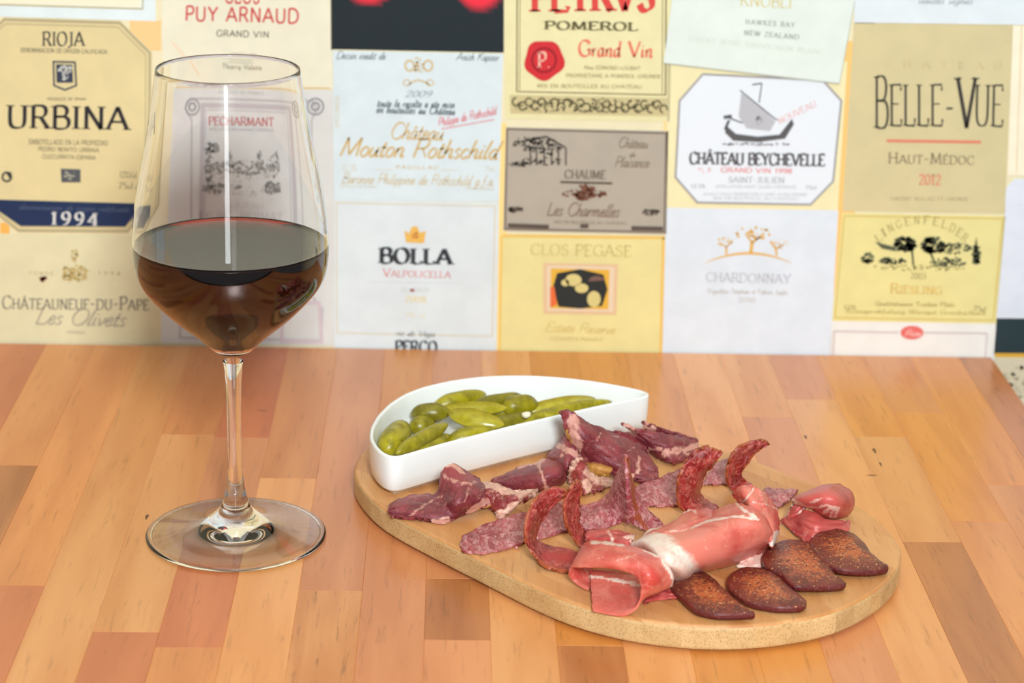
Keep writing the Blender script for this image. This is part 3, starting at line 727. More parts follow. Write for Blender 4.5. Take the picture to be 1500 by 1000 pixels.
def resample(pts, n):
    L = [0]
    for i in range(len(pts)): L.append(L[-1]+(pts[(i+1) % len(pts)]-pts[i]).length)
    out = []; j = 0
    for i in range(n):
        d = L[-1]*i/n
        while L[j+1] < d: j += 1
        t = (d-L[j])/max(L[j+1]-L[j], 1e-9); out.append(pts[j].lerp(pts[(j+1) % len(pts)], t))
    return out
outl = [Vector((p.x, p.y, 0)) for p in outl]
outl = resample(close_smooth(outl, 6), 110)
for _ in range(6):
    outl = [(outl[i-1]+outl[i]*2+outl[(i+1) % 110])/4 for i in range(110)]
def inset(pts, d):
    n = len(pts); out = []
    for i in range(n):
        t = (pts[(i+1) % n]-pts[i-1]).normalized(); out.append(pts[i]+Vector((-t.y, t.x, 0))*d)
    return out
board = empty('chopping_board', (.19, .0, 0.0))
tag(board, 'egg-shaped bamboo chopping board carrying cured meats and a white dish', 'chopping board')
gdir = (P(900, 895, ZB)-P(800, 850, ZB)); gdir.z = 0; gdir.normalize()
gn = Vector((-gdir.y, gdir.x, 0))
grot = math.atan2(gdir.y, gdir.x)-pi/2
mboard = [wood('bamboo_%d' % i, c1, c2, rot=-grot, fleck=.4, rough=.45, tonevar=.05, coat=.08) for i, (c1, c2) in enumerate((
    ((216, 160, 102), (198, 134, 76)), ((212, 154, 98), (192, 128, 72)), ((206, 148, 92), (188, 122, 68)), ((218, 164, 108), (202, 140, 84))))]
t = NT('bamboo_end_grain'); v = t.coord(); vo = t.n('ShaderNodeTexVoronoi', Vector=v, Scale=1000.0); n1 = t.noise(v, 60, 3)
col = t.mix(t.ramp(n1, .3, .7), rgb(212, 178, 126), rgb(196, 158, 106))
col = t.mix(t.math('MULTIPLY', t.math('SUBTRACT', 1.0, t.ramp(vo.outputs[0], .15, .42)), .6), col, rgb(120, 84, 48))
oi = t.n('ShaderNodeObjectInfo'); hs = t.n('ShaderNodeHueSaturation', Value=t.math('ADD', t.math('MULTIPLY', oi.outputs['Random'], .28), .84), Color=col)
t.set(Base_Color=hs.outputs[0], Roughness=.5); MEND = t.m
sgn = 1 if sum((outl[i].x*outl[(i+1) % 110].y-outl[(i+1) % 110].x*outl[i].y) for i in range(110)) > 0 else -1
lev = [(.0042, .0), (.0040, .0010), (.0010, .0013), (.0002, .0020), (0, .003), (0, ZB-.0022), (.0003, ZB-.0011), (.0009, ZB-.0003), (.0018, ZB)]
bm0 = bmesh.new(); rings = []
for d, z in lev:
    rings.append([bm0.verts.new((p.x, p.y, z)) for p in inset(outl, d*sgn)])
for a, b in zip(rings, rings[1:]):
    for i in range(110): bm0.faces.new((a[i], a[(i+1) % 110], b[(i+1) % 110], b[i]))
bm0.faces.new(rings[-1]); bm0.faces.new(list(reversed(rings[0])))
bmesh.ops.recalc_face_normals(bm0, faces=bm0.faces[:])
pr_ = [gn.dot(p) for p in outl]; lo, hi = min(pr_), max(pr_)
rb = random.Random(3); s = lo; ci = 0
while s < hi:
    w = rb.choice([.0105, .0125, .0095, .014]); e = min(s+w, hi+.001)
    if hi-e < .004: e = hi+.001
    bm = bm0.copy()
    for (q, nn) in ((s, -1), (e, 1)):
        if (nn < 0 and s == lo) or (nn > 0 and e > hi): continue
        r = bmesh.ops.bisect_plane(bm, geom=bm.verts[:]+bm.edges[:]+bm.faces[:], dist=1e-7, plane_co=gn*(q-nn*.00003), plane_no=gn*nn, clear_outer=True)
        ed = [x for x in r['geom_cut'] if isinstance(x, bmesh.types.BMEdge)]
        bmesh.ops.edgeloop_fill(bm, edges=ed)
    if len(bm.faces) > 3:
        bmesh.ops.recalc_face_normals(bm, faces=bm.faces[:])
        ob = link_bm('bamboo_strip', bm, mboard[rb.randrange(4)], board)
        ob.data.materials.append(MEND)
        for pf in ob.data.polygons:
            if pf.normal.z < .55: pf.material_index = 1
    else: bm.free()
    s = e
bm0.free()

# ------------------------------------------------------------------ white half-moon dish
rim_px = [(548, 654), (557, 663), (569, 669), (582, 670), (650, 650), (760, 622), (860, 599), (925, 585), (948, 580.5), (954, 577), (946, 572),
          (920, 566), (884, 559.5), (848, 554.5), (812, 551), (776, 549), (740, 549), (700, 551), (660, 556.5), (620, 565.5), (592, 576), (570, 590), (552, 608), (542, 626), (540.5, 641)]
RZ = ZB+.0225
dout = resample([Vector((p.x, p.y, 0)) for p in [P(x, y, RZ) for x, y in rim_px]], 200)
for _ in range(4): dout = [(dout[i-1]+dout[i]*2+dout[(i+1) % 200])/4 for i in range(200)]
ds = 1 if sum((dout[i].x*dout[(i+1) % 200].y-dout[(i+1) % 200].x*dout[i].y) for i in range(200)) > 0 else -1
def smooth_inset(pts, d):
    q = inset(pts, d)
    for _ in range(int(d*ds*1500)): q = [(q[i-1]+q[i]*2+q[(i+1) % len(q)])/4 for i in range(len(q))]
    return q
prof = [(.0060, ZB+.0014), (.0060, ZB+.0002), (.0046, ZB+.0002), (.0040, ZB+.0024), (.0016, ZB+.0028), (.0007, ZB+.0040), (.0002, ZB+.010), (0, RZ-.0012), (.0003, RZ-.0003), (.0010, RZ), (.0017, RZ-.0002), (.0022, RZ-.0010),
        (.0028, ZB+.010), (.0038, ZB+.0062), (.0062, ZB+.0046), (.009, ZB+.0042)]
V = []; F = []
for d, z in prof: V += [Vector((p.x, p.y, z)) for p in smooth_inset(dout, d*ds)]
for k in range(len(prof)-1):
    for i in range(200):
        j = (i+1) % 200; F.append([k*200+i, k*200+j, (k+1)*200+j, (k+1)*200+i])
F.append([i for i in range(200)][::-1]); F.append([(len(prof)-1)*200+i for i in range(200)])
t = NT('white_glaze'); t.set(Base_Color=rgb(238, 240, 238), Roughness=.22); t.b.inputs['Coat Weight'].default_value = .5; t.b.inputs['Coat Roughness'].default_value = .06
dish = link('half_moon_dish', V, F, t.m, None)
tag(dish, 'white glazed half-moon dish filled with green gherkins', 'dish')
bmx = bmesh.new(); bmx.from_mesh(dish.data); bmesh.ops.recalc_face_normals(bmx, faces=bmx.faces[:]); bmx.to_mesh(dish.data); bmx.free()

# ------------------------------------------------------------------ gherkins
t = NT('gherkin_skin'); v = t.coord((1, 1, 1)); n1 = t.noise(v, 140, 3); n2 = t.noise(v, 600, 3)
col = t.mix(t.ramp(n1, .35, .65), rgb(122, 112, 8), rgb(158, 146, 18))
col = t.mix(t.math('MULTIPLY', t.ramp(n2, .55, .7), .5), col, rgb(176, 164, 50))
oi = t.n('ShaderNodeObjectInfo')
hs = t.n('ShaderNodeHueSaturation', Value=t.math('ADD', t.math('MULTIPLY', oi.outputs['Random'], .5), .72), Color=col)
t.set(Base_Color=hs.outputs[0], Roughness=.36, Subsurface_Weight=.25, Subsurface_Scale=.003); t.b.inputs['Subsurface Radius'].default_value = (.6, 1, .2)
t.bump(n1, .3, .0006); MG = t.m
t = NT('gherkin_flesh'); v = t.coord(); n1 = t.noise(v, 200, 3)
t.set(Base_Color=t.mix(t.ramp(n1, .3, .7), rgb(160, 148, 26), rgb(186, 172, 50)), Roughness=.28, Subsurface_Weight=.3, Subsurface_Scale=.003); MGF = t.m

def gherkin(a, b, r, label, bend=.08, half=None, seed=0, ztop=None):
    r *= 1.2; a = (a[0], a[1], a[2]+1.5); b = (b[0], b[1], b[2]+1.5)
    """a, b: (px, py, height mm) of the two ends; r radius in mm; half = tilt angle when cut lengthwise"""
    A = P(a[0], a[1], ZB+a[2]*.001); B = P(b[0], b[1], ZB+b[2]*.001)
    ax = B-A; L = ax.length; d = ax.normalized(); up = Vector((0, 0, 1)); side = d.cross(up).normalized(); up = side.cross(d)
    rr = random.Random(seed); NS, NR = 22, 20; V = []; F = []; FM = []
    hv = half is not None
    for i in range(NS+1):
        u = i/NS; s = u*2-1
        rad = r*.001*max(.02, (1-abs(s)**2.5))**.6*(1-.10*s)*(1+.04*sin(u*9+seed))
        c = A+ax*u+up*(bend*L*(1-s*s)*.5)+side*(bend*.5*L*(1-s*s)*rr.choice([1]))
        for j in range(NR):
            th = 2*pi*j/NR
            if hv:
                th = pi*j/(NR-1) if j < NR else 0
                q = side*cos(th+half)+up*sin(th+half)
            else:
                q = side*cos(th)+up*sin(th)
            bmp = 1+.05*mn.noise(Vector((u*5, cos(th)*1.2+seed, sin(th)*1.2)))
            V.append(c+q*rad*bmp)
    for i in range(NS):
        for j in range(NR if not hv else NR-1):
            k = (j+1) % NR; F.append([i*NR+j, i*NR+k, (i+1)*NR+k, (i+1)*NR+j]); FM.append(0)
        if hv: F.append([i*NR+NR-1, i*NR, (i+1)*NR, (i+1)*NR+NR-1]); FM.append(1)
    F.append(list(range(NR))[::-1]); F.append([NS*NR+j for j in range(NR)]); FM += [0, 0]
    # keep inside the dish: lift if needed
    lo_ = min(v.z for v in V)
    if lo_ < ZB+.0048: V = [v+Vector((0, 0, ZB+.0048-lo_)) for v in V]
    o = link('gherkin', V, F, [MG, MGF], None, True, None, FM)
    return tag(o, label, 'gherkin', 'gherkins in the white dish')
G = [
 ((566, 664, 9), (592, 626, 10), 6.3, 'fat olive gherkin standing at the left corner of the dish', 0, None),
 ((580, 664, 14), (656, 621, 16), 3.4, 'long slanting gherkin right of the fat corner one', .03, None),
 ((602, 606, 13), (660, 604, 14), 4.6, 'gherkin lying level, its tip pointing left, near the middle of the pile', 0.02, None),
 ((650, 600, 15), (744, 597, 15), 3.3, 'thin gherkin slice bridging behind the bright front gherkin', .03, 2.3),
 ((657, 604, 18), (738, 622, 15), 4.6, 'bright yellow-green gherkin half at the front of the dish', .02, 2.5),
 ((632, 598, 12), (712, 577, 14), 4.2, 'dark green gherkin at the back, top of the pile on the left', .06, None),
 ((690, 600, 13), (768, 582, 13), 4.4, 'yellowish gherkin at the back centre of the dish', .04, None),
 ((735, 598, 13), (788, 590, 13), 5.0, 'blunt gherkin end just right of the pile centre', .02, None),
 ((770, 601, 11), (872, 583, 12), 3.8, 'pale striped gherkin slice reaching towards the right end', .02, 2.5),
 ((780, 614, 10), (896, 588, 12), 3.6, 'rightmost gherkin lying along the straight front side', .02, None),
 ((600, 630, 8), (636, 620, 9), 4.6, 'small gherkin half hidden below the level one', .0, None),
 ((655, 648, 9), (735, 634, 9), 5.0, 'gherkin under the bright front half, against the front wall', .0, None),
 ((600, 668, 9), (662, 640, 9), 4.4, 'low gherkin beneath the long slanting one', .0, None),
 ((715, 628, 10), (790, 610, 10), 4.4, 'gherkin behind the front rim, right of the bright half', .0, None),
 ((700, 606, 9), (790, 600, 9), 5.0, 'dark gherkin in the shadow under the blunt end', .0, None),
 ((740, 630, 8), (850, 600, 8), 4.2, 'lower gherkin hugging the straight rim at centre right', .0, None),
]
for i, (a, b, r, lab, bd, hf) in enumerate(G): gherkin(a, b, r, lab, bd, hf, i)
# a bit of pickled onion
bm = bmesh.new(); bmesh.ops.create_icosphere(bm, subdivisions=2, radius=.0022)
c = P(771, 607, ZB+.018)
for v in bm.verts: v.co = Vector((v.co.x*1.2, v.co.y, v.co.z*.8))*(1+.3*mn.noise(v.co*900))+c
o = link_bm('onion_piece', bm, plain('onion', (232, 222, 196), .3), None, True)
tag(o, 'tiny white onion piece lying among the gherkins', 'onion')

# ------------------------------------------------------------------ wine glass and wine
out_prof = [(.2379, .0338), (.2290, .0351), (.2170, .0370), (.2055, .0389), (.1955, .0410), (.1855, .0430), (.1770, .0446), (.1686, .0459), (.1600, .0467), (.1516, .04705), (.1448, .0468), (.1390, .0458), (.1344, .0441),
            (.1300, .0414), (.1258, .0379), (.1215, .0339), (.1170, .0295), (.1125, .0244), (.1083, .0193), (.1055, .0161), (.1025, .0131), (.0995, .0100), (.0985, .0090)]
stem_prof = [(.0930, .00495), (.0889, .0044), (.0800, .0038), (.0674, .0034), (.0520, .0033), (.0384, .0035), (.0310, .0041), (.0256, .0049), (.0205, .0059), (.0164, .0073)]
foot_prof = [(.0164, .0073), (.0140, .0090), (.0118, .0113), (.0098, .0142), (.0078, .0185), (.0060, .0245), (.0044, .032), (.0032, .0395), (.0026, .0435), (.0019, .0448), (.0010, .0450), (.0003, .0444), (.0002, .0425), (.0010, .040), (.0022, .028), (.0030, .014), (.0034, .006), (.0035, .0004)]
def dense(pr, k=4):
    out = []
    for i in range(len(pr)-1):
        p0, p1, p2, p3 = pr[max(i-1, 0)], pr[i], pr[i+1], pr[min(i+2, len(pr)-1)]
        for j in range(k):
            t = j/k
            out.append(tuple(.5*((2*p1[a])+(-p0[a]+p2[a])*t+(2*p0[a]-5*p1[a]+4*p2[a]-p3[a])*t*t+(-p0[a]+3*p1[a]-3*p2[a]+p3[a])*t**3) for a in (0, 1)))
    out.append(pr[-1]); return out
TW = .0007
def smooth_prof(pr, it):
    pr = list(pr)
    for _ in range(it): pr = [pr[0]]+[tuple((pr[i-1][a]+2*pr[i][a]+pr[i+1][a])/4 for a in (0, 1)) for i in range(1, len(pr)-1)]+[pr[-1]]
    return pr
od = smooth_prof(dense(out_prof), 6)
inn = []
ZI = .1012
for i, (z, r) in enumerate(od):
    a = od[max(i-1, 0)]; b = od[min(i+1, len(od)-1)]; tz, tr = b[0]-a[0], b[1]-a[1]; l = math.hypot(tz, tr)
    nz, nr = tr/l, -tz/l    # outward normal
    if nr < 0: nz, nr = -nz, -nr
    inn.append((z-nz*TW, r-nr*TW))
inn = [q for q in inn if q[0] > ZI+.004]
z_, r_ = inn[-1]
nb = 8
inn += [(ZI+(z_-ZI)*(1-sin(pi/2*k/nb)), max(r_*cos(pi/2*k/nb)**.8, .0002)) for k in range(1, nb+1)]
rimc = [(.2379+.0003, .0338-.0001), (.2379+.0004, .0338-.00035), (.2379+.0003, .0338-.0006)]
def lathe(name, pr, mat, parent, n=128, cap_end=False, cap_start=False, flip=False):
    V = []; F = []
    for z, r in pr: V += [Vector((r*cos(2*pi*i/n), r*sin(2*pi*i/n), z)) for i in range(n)]
    for k in range(len(pr)-1):
        for i in range(n):
            j = (i+1) % n; f = [k*n+i, k*n+j, (k+1)*n+j, (k+1)*n+i]; F.append(f[::-1] if not flip else f)
    if cap_end: f = [(len(pr)-1)*n+i for i in range(n)]; F.append(f[::-1] if not flip else f)
    if cap_start: f = [i for i in range(n)]; F.append(f if not flip else f[::-1])
    return link(name, V, F, mat, parent)
t = NT('clear_glass'); t.set(Base_Color=(1, 1, 1, 1), Roughness=0.0, IOR=1.47, Transmission_Weight=1.0); MGL = t.m
glass = empty('wine_glass', (0, 0, 0))
tag(glass, 'tall stemmed wine glass half filled with red wine, standing left of the board', 'wine glass')
full_bowl = list(reversed(inn))+list(reversed(rimc))+od      # inside bottom -> rim -> outside bottom
lathe('bowl', full_bowl, MGL, glass, cap_start=True)
lathe('stem', smooth_prof(dense(stem_prof), 3), MGL, glass)
lathe('foot', dense(foot_prof, 5), MGL, glass, cap_end=True)
# wine
t = NT('red_wine'); t.set(Base_Color=(1, .9, .92, 1), Roughness=0.0, IOR=1.34, Transmission_Weight=1.0)
va = t.n('ShaderNodeVolumeAbsorption', Color=(.90, .02, .08, 1), Density=1500.0)
t.t.links.new(va.outputs[0], t.out.inputs['Volume'])
WS = .1530
wp = [(z, r+.00012) for z, r in inn if z < WS-.0006]
wr = np.interp(WS, [q[0] for q in inn][::-1], [q[1] for q in inn][::-1])
top = [(WS-.0006, .0001), (WS-.0006, wr-.004), (WS-.0005, wr-.002), (WS-.0001, wr-.0006), (WS+.0003, wr+.00012)]
wine = lathe('red_wine', top+wp, t.m, None, cap_end=True, cap_start=True)
tag(wine, 'dark red wine filling the bowl of the stemmed glass up to its widest point', 'wine')

#FOOD
# ------------------------------------------------------------------ cured meats
def meat(name, dark, light, fatc, rim=None, veins=(.5, .03), vscale=60, blend=.5, speck=0, rough=.38, sss=.15, stretch=(1, 1, 1), bumpd=.0006):
    t = NT(name); v = t.coord(stretch); v0 = t.coord()
    n1 = t.noise(v, 70, 4, .6, .4); n2 = t.noise(v, vscale, 4, .6, 1.2); n3 = t.noise(v, 380, 3, .6, .3); n4 = t.noise(v0, 1100, 2)
    col = t.mix(t.ramp(n1, .34, .66), rgb(*dark), rgb(*light))
    if speck:
        col = t.mix(t.math('MULTIPLY', t.ramp(n3, .50, .64), speck), col, rgb(*fatc))
        col = t.mix(t.math('MULTIPLY', t.ramp(n4, .56, .68), speck*.5), col, rgb(*fatc))
    if veins[1]:
        d = t.math('ABSOLUTE', t.math('SUBTRACT', n2, veins[0]))
        vein = t.math('SUBTRACT', 1.0, t.ramp(d, veins[1]*.35, veins[1]))
        col = t.mix(t.math('MULTIPLY', vein, blend), col, rgb(*fatc))
    n6 = t.noise(v, 260, 5, .75, .6)
    col = t.mix(t.math('MULTIPLY', t.ramp(n6, .42, .62), .14 if 'ham' in name else .42), col, rgb(*[int(x*.66) for x in dark]))
    col = t.mix(t.math('MULTIPLY', t.ramp(t.noise(v0, 650, 4, .75, .3), .54, .68), .30), col, rgb(*[int(a_*.55+b_*.45) for a_, b_ in zip(light, fatc)]))
    a = t.attr('tint'); col = t.mix(a[2], col, rgb(*light))
    f = t.attr('fat'); fn = t.math('ADD', f[2], t.math('MULTIPLY', t.math('SUBTRACT', n6, .5), .7))
    fcol = t.mix(t.ramp(n3, .35, .7), rgb(*fatc), rgb(*[int(a_*.72+b_*.28) for a_, b_ in zip(fatc, light)]))
    col = t.mix(t.ramp(fn, .22, .78), col, fcol)
    y = t.attr('rind')
    rc = rim or (196, 140, 70)
    col = t.mix(t.ramp(t.math('ADD', y[2], t.math('MULTIPLY', t.math('SUBTRACT', n3, .5), .4)), .4, .8), col, rgb(*rc))
    t.set(Base_Color=col, Roughness=rough, Subsurface_Weight=sss, Subsurface_Scale=.003)
    t.b.inputs['Subsurface Radius'].default_value = (1, .35, .25)
    t.b.inputs['Coat Weight'].default_value = .12; t.b.inputs['Coat Roughness'].default_value = .35
    n5 = t.noise(v0, 900, 3, .7); t.bump(t.math('ADD', t.math('MULTIPLY', n3, .6), n5), .8 if 'ham' not in name else .3, bumpd)
    return t.m
M_COPPA = meat('coppa_meat', (116, 38, 50), (150, 60, 66), (216, 160, 142), veins=(.47, .010), vscale=30, blend=.22)
M_COPPA2 = meat('coppa_meat_fatty', (140, 46, 50), (164, 70, 66), (226, 180, 158), veins=(.5, .02), vscale=45, blend=.35)
M_SALAMI = meat('salami_meat', (152, 52, 64), (188, 92, 98), (226, 172, 170), rim=(156, 72, 42), veins=(.5, .05), vscale=150, blend=.35, speck=.6, stretch=(1, .45, 1))
M_SALAMIR = meat('salami_meat_red', (132, 24, 28), (178, 48, 46), (214, 122, 108), rim=(170, 82, 48), veins=(.5, .05), vscale=120, blend=.35, speck=.7, rough=.3)
M_HAM = meat('ham_meat', (206, 76, 68), (228, 128, 112), (242, 224, 212), rim=(240, 190, 168), veins=(.47, .010), vscale=22, blend=.18, rough=.36, sss=.35, bumpd=.0003)
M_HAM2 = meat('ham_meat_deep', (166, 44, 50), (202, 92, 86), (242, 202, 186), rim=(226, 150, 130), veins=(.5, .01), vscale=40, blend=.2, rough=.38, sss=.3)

def cr(p0, p1, p2, p3, t):
    return .5*((2*p1)+(-p0+p2)*t+(2*p0-5*p1+4*p2-p3)*t*t+(-p0+3*p1-3*p2+p3)*t**3)
def grid_interp(rows, nu, nv):
    A = np.array(rows, float)
    def along(B, n):
        m_ = B.shape[0]; out = []
        for i in range(n+1):
            u = i/n*(m_-1); k = min(int(u), m_-2); t = u-k
            out.append(cr(B[max(k-1, 0)], B[k], B[k+1], B[min(k+2, m_-1)], t))
        return np.array(out)
    A = along(A, nu); A = along(A.transpose(1, 0, 2), nv).transpose(1, 0, 2)
    return A
def seg_d(px, py, line_):
    best = 1e9
    if len(line_) == 1: return math.hypot(px-line_[0][0], py-line_[0][1])
    for (x0, y0), (x1, y1) in zip(line_, line_[1:]):
        dx, dy = x1-x0, y1-y0; l = dx*dx+dy*dy or 1
        t = max(0, min(1, ((px-x0)*dx+(py-y0)*dy)/l)); best = min(best, math.hypot(px-x0-t*dx, py-y0-t*dy))
    return best
def patch(name, rows, th, mat, parent=None, fat=(), rind=(), tint=(), edge=None, nu=44, nv=26, amp=1.2, seed=0, wob=.5):
    """a thin slice: a surface spanned through points (px, py, height mm above the board), given thickness th mm.
    fat / rind / tint: marks [(polyline, width)] in the same picture points; edge: sides ('v0','v1','u0','u1') that carry rind"""
    A = grid_interp(rows, nu, nv); top = []; fa = []; ri = []; ti = []
    for i in range(nu+1):
        for j in range(nv+1):
            px, py, z = A[i, j]; u, v = i/nu, j/nv
            ex = max(0, 1-min(u, 1-u, v, 1-v)*9)
            q = Vector((u*9+seed*3.1, v*9, seed*1.7))
            px2 = px+amp*ex*mn.noise(q*1.6)*2.2; py2 = py+amp*ex*mn.noise(q*1.6+Vector((9, 9, 9)))*2.2
            z2 = max(z+wob*mn.noise(q*.8+Vector((3, 1, 7))), th*.55)
            top.append(P(px2, py2, ZB+z2*.001))
            nz = 1.4*mn.noise(Vector((px*.13, py*.13, seed)))+1.2*mn.noise(Vector((px*.4, py*.4, seed)))
            def lev(marks):
                b = 0
                for ln, w in marks:
                    d = seg_d(px, py, ln)+nz*min(w*.45, 2.5); b = max(b, (1 if w >= 5 else .40+.09*w)*max(0, min(1, 1-(d-w*.28)/(w*.4+1.0))))
                return b
            e = 0
            if edge:
                for s_, val in (('v0', v), ('v1', 1-v), ('u0', u), ('u1', 1-u)):
                    if s_ in edge: e = max(e, max(0, 1-val*edge[s_]))
            fa.append(lev(fat)); ri.append(max(lev(rind), e)); ti.append(lev(tint))
    T = np.array([tuple(p) for p in top]).reshape(nu+1, nv+1, 3)
    du = np.gradient(T, axis=0); dv = np.gradient(T, axis=1); N = np.cross(du, dv); l = np.linalg.norm(N, axis=2, keepdims=True); l[l < 1e-12] = 1; N = N/l
    # thin towards the rim so the edge reads soft
    ta = np.zeros((nu+1, nv+1, 1))
    for i in range(nu+1):
        for j in range(nv+1):
            e = min(i, nu-i, j, nv-j); ta[i, j, 0] = th*.00038*(.8 if e == 0 else 1)
    a = (T+N*ta).reshape(-1, 3); b = (T-N*ta).reshape(-1, 3); n = len(a)
    V = [Vector(q) for q in a]+[Vector(q) for q in b]; F = []
    w = nv+1
    for i in range(nu):
        for j in range(nv):
            p = i*w+j; F.append([p, p+w, p+w+1, p+1]); F.append([n+p, n+p+1, n+p+w+1, n+p+w])
    bd = [j for j in range(nv)]+[i*w+nv for i in range(nu)]+[nu*w+j for j in range(nv, 0, -1)]+[i*w for i in range(nu, 0, -1)]
    fa = fa*2; ri = ri*2; ti = ti*2; m0 = len(V); K = len(bd)
    for p in bd:
        V += [V[p].copy(), V[n+p].copy()]; fa += [fa[p]]*2; ti += [ti[p]]*2; ri += [max(ri[p], .75 if edge else 0)]*2
    for k in range(K):
        q = (k+1) % K; F.append([m0+2*k, m0+2*q, m0+2*q+1, m0+2*k+1])
    lo_ = min(v.z for v in V)
    if lo_ < ZB+.0001:
        V = [Vector((v.x, v.y, max(v.z, ZB+.0001))) for v in V]
    return link(name, V, F, mat, parent, True, {'fat': fa, 'rind': ri, 'tint': ti})

G_C = 'coppa slices in a row along the dish'
# leftmost coppa slice with a folded peak
o = patch('coppa_slice', [
 [(573, 756, 1), (570, 751, 2), (570, 746, 3), (574, 738, 3)],
 [(592, 758, 1), (587, 750, 3), (584, 741, 5), (586, 731, 5)],
 [(618, 761, 1), (612, 750, 4), (606, 738, 5), (604, 727, 5)],
 [(645, 765, 1), (638, 752, 4), (632, 738, 6), (628, 725, 6)],
 [(664, 760, 1), (656, 745, 6), (648, 732, 8), (641, 722, 9)],
 [(680, 753, 2), (668, 738, 10), (656, 722, 12), (645, 704, 15)],
 [(697, 747, 3), (684, 730, 12), (668, 712, 16), (650, 687, 20)],
 [(713, 741, 3), (704, 728, 9), (690, 711, 15), (664, 681, 22)],
 [(728, 736, 3), (722, 728, 5), (713, 718, 8), (696, 698, 14)]], 2.6, M_COPPA, seed=1,
 fat=[([(600, 757), (622, 742), (650, 727)], 2.5), ([(636, 764), (656, 762)], 7), ([(648, 690), (652, 698), (664, 706), (676, 710), (696, 708)], 3.2), ([(649, 682), (662, 681), (676, 692)], 5),
      ([(688, 712), (678, 735)], 2.2), ([(706, 714), (698, 732)], 1.6), ([(686, 748), (704, 736), (728, 730)], 9)],
 rind=[([(692, 750), (712, 744), (726, 738)], 5)], tint=[([(658, 690), (668, 697), (690, 703)], 13)])
tag(o, 'leftmost coppa slice, dark red with a folded-up pink-edged peak', 'meat slice', G_C)
o = patch('coppa_slice', [
 [(703, 735, 2), (702, 724, 5), (703, 716, 6), (706, 709, 5)],
 [(716, 742, 1), (714, 726, 8), (716, 716, 9), (718, 708, 8)],
 [(724, 748, 1), (728, 735, 6), (730, 722, 9), (731, 712, 9)],
 [(732, 757, 1), (738, 743, 5), (742, 730, 8), (745, 718, 8)],
 [(745, 750, 2), (751, 742, 4), (757, 730, 8), (760, 718, 9)],
 [(756, 738, 3), (762, 732, 5), (768, 726, 7), (774, 717, 8)],
 [(768, 734, 2), (774, 729, 4), (780, 724, 5), (786, 718, 6)]], 2.6, M_COPPA2, seed=2, amp=2.2, wob=1.2,
 fat=[([(704, 712), (722, 714), (738, 722), (762, 723), (786, 719)], 11), ([(732, 754), (744, 745), (752, 738)], 10), ([(764, 733), (760, 728)], 5)],
 rind=[([(762, 737), (764, 731)], 3)])
tag(o, 'ruffled coppa slice mostly of pink-white fat, second from the left', 'meat slice', G_C)
o = patch('coppa_slice', [
 [(722, 706, 1), (721, 705, 2), (721, 704, 3), (723, 702, 3)],
 [(740, 715, 1), (738, 708, 4), (737, 701, 5), (738, 697, 5)],
 [(762, 718, 2), (760, 707, 6), (760, 697, 8), (762, 684, 8)],
 [(780, 719, 2), (781, 707, 8), (781, 693, 11), (780, 681, 10)],
 [(796, 718, 3), (801, 706, 9), (802, 690, 14), (799, 674, 13)],
 [(812, 713, 3), (818, 704, 8), (820, 690, 13), (816, 678, 13)],
 [(822, 708, 2), (827, 702, 5), (827, 692, 9), (824, 684, 9)]], 2.6, M_COPPA, seed=3,
 fat=[([(790, 684), (796, 696), (799, 714)], 4.5), ([(762, 686), (776, 682), (798, 675)], 5)], tint=[([(796, 680), (812, 690)], 12)],
 rind=[([(798, 672), (804, 673)], 3)])
tag(o, 'purple-red coppa slice with one pale vein, leaning by the foot of the dish', 'meat slice', G_C)
o = patch('coppa_slice', [
 [(800, 676, 3), (801, 672, 6), (803, 668, 8), (806, 664, 8)],
 [(818, 690, 3), (814, 674, 9), (814, 664, 12), (818, 652, 12)],
 [(832, 700, 3), (829, 680, 11), (826, 662, 15), (822, 646, 16)],
 [(846, 692, 4), (842, 674, 12), (837, 658, 17), (828, 634, 21)],
 [(856, 684, 4), (852, 672, 11), (846, 660, 16), (834, 622, 24)]], 2.4, M_COPPA, seed=4,
 fat=[([(821, 653), (832, 660), (845, 668)], 8), ([(824, 668)], 4)], tint=[])
tag(o, 'dark coppa slice behind the tall peaked one, pink spot facing left', 'meat slice', G_C)
# big peaked slice
o = patch('coppa_slice', [
 [(846, 668, 9), (837, 656, 15), (829, 634, 24), (820, 602, 37)],
 [(852, 674, 8), (846, 655, 17), (840, 632, 26), (834, 601, 36)],
 [(864, 680, 6), (860, 660, 15), (855, 640, 24), (851, 613, 31)],
 [(880, 688, 5), (879, 668, 13), (875, 648, 20), (872, 624, 26)],
 [(897, 694, 4), (897, 678, 10), (894, 656, 17), (892, 633, 21)],
 [(915, 700, 3), (917, 684, 8), (915, 660, 14), (913, 640, 17)],
 [(932, 704, 2), (934, 692, 5), (934, 672, 9), (932, 650, 13)],
 [(948, 706, 1.5), (951, 697, 3), (951, 682, 6), (947, 664, 9)],
 [(961, 702, 1.5), (964, 697, 2), (963, 691, 3), (959, 683, 4)]], 2.8, M_COPPA, seed=5, wob=.8,
 fat=[([(838, 614), (842, 632), (846, 652)], 14), ([(878, 636), (872, 648)], 2.4), ([(888, 640), (906, 642)], 2.2), ([(934, 672), (934, 690), (924, 700)], 4), ([(868, 682), (896, 692)], 2.5), ([(918, 662), (928, 656)], 2.5)],
 rind=[([(832, 630), (838, 652), (845, 664)], 6)], tint=[([(826, 606), (836, 608)], 6)])
tag(o, 'large maroon coppa slice rising to a peak with cream fat against the dish', 'meat slice', G_C)
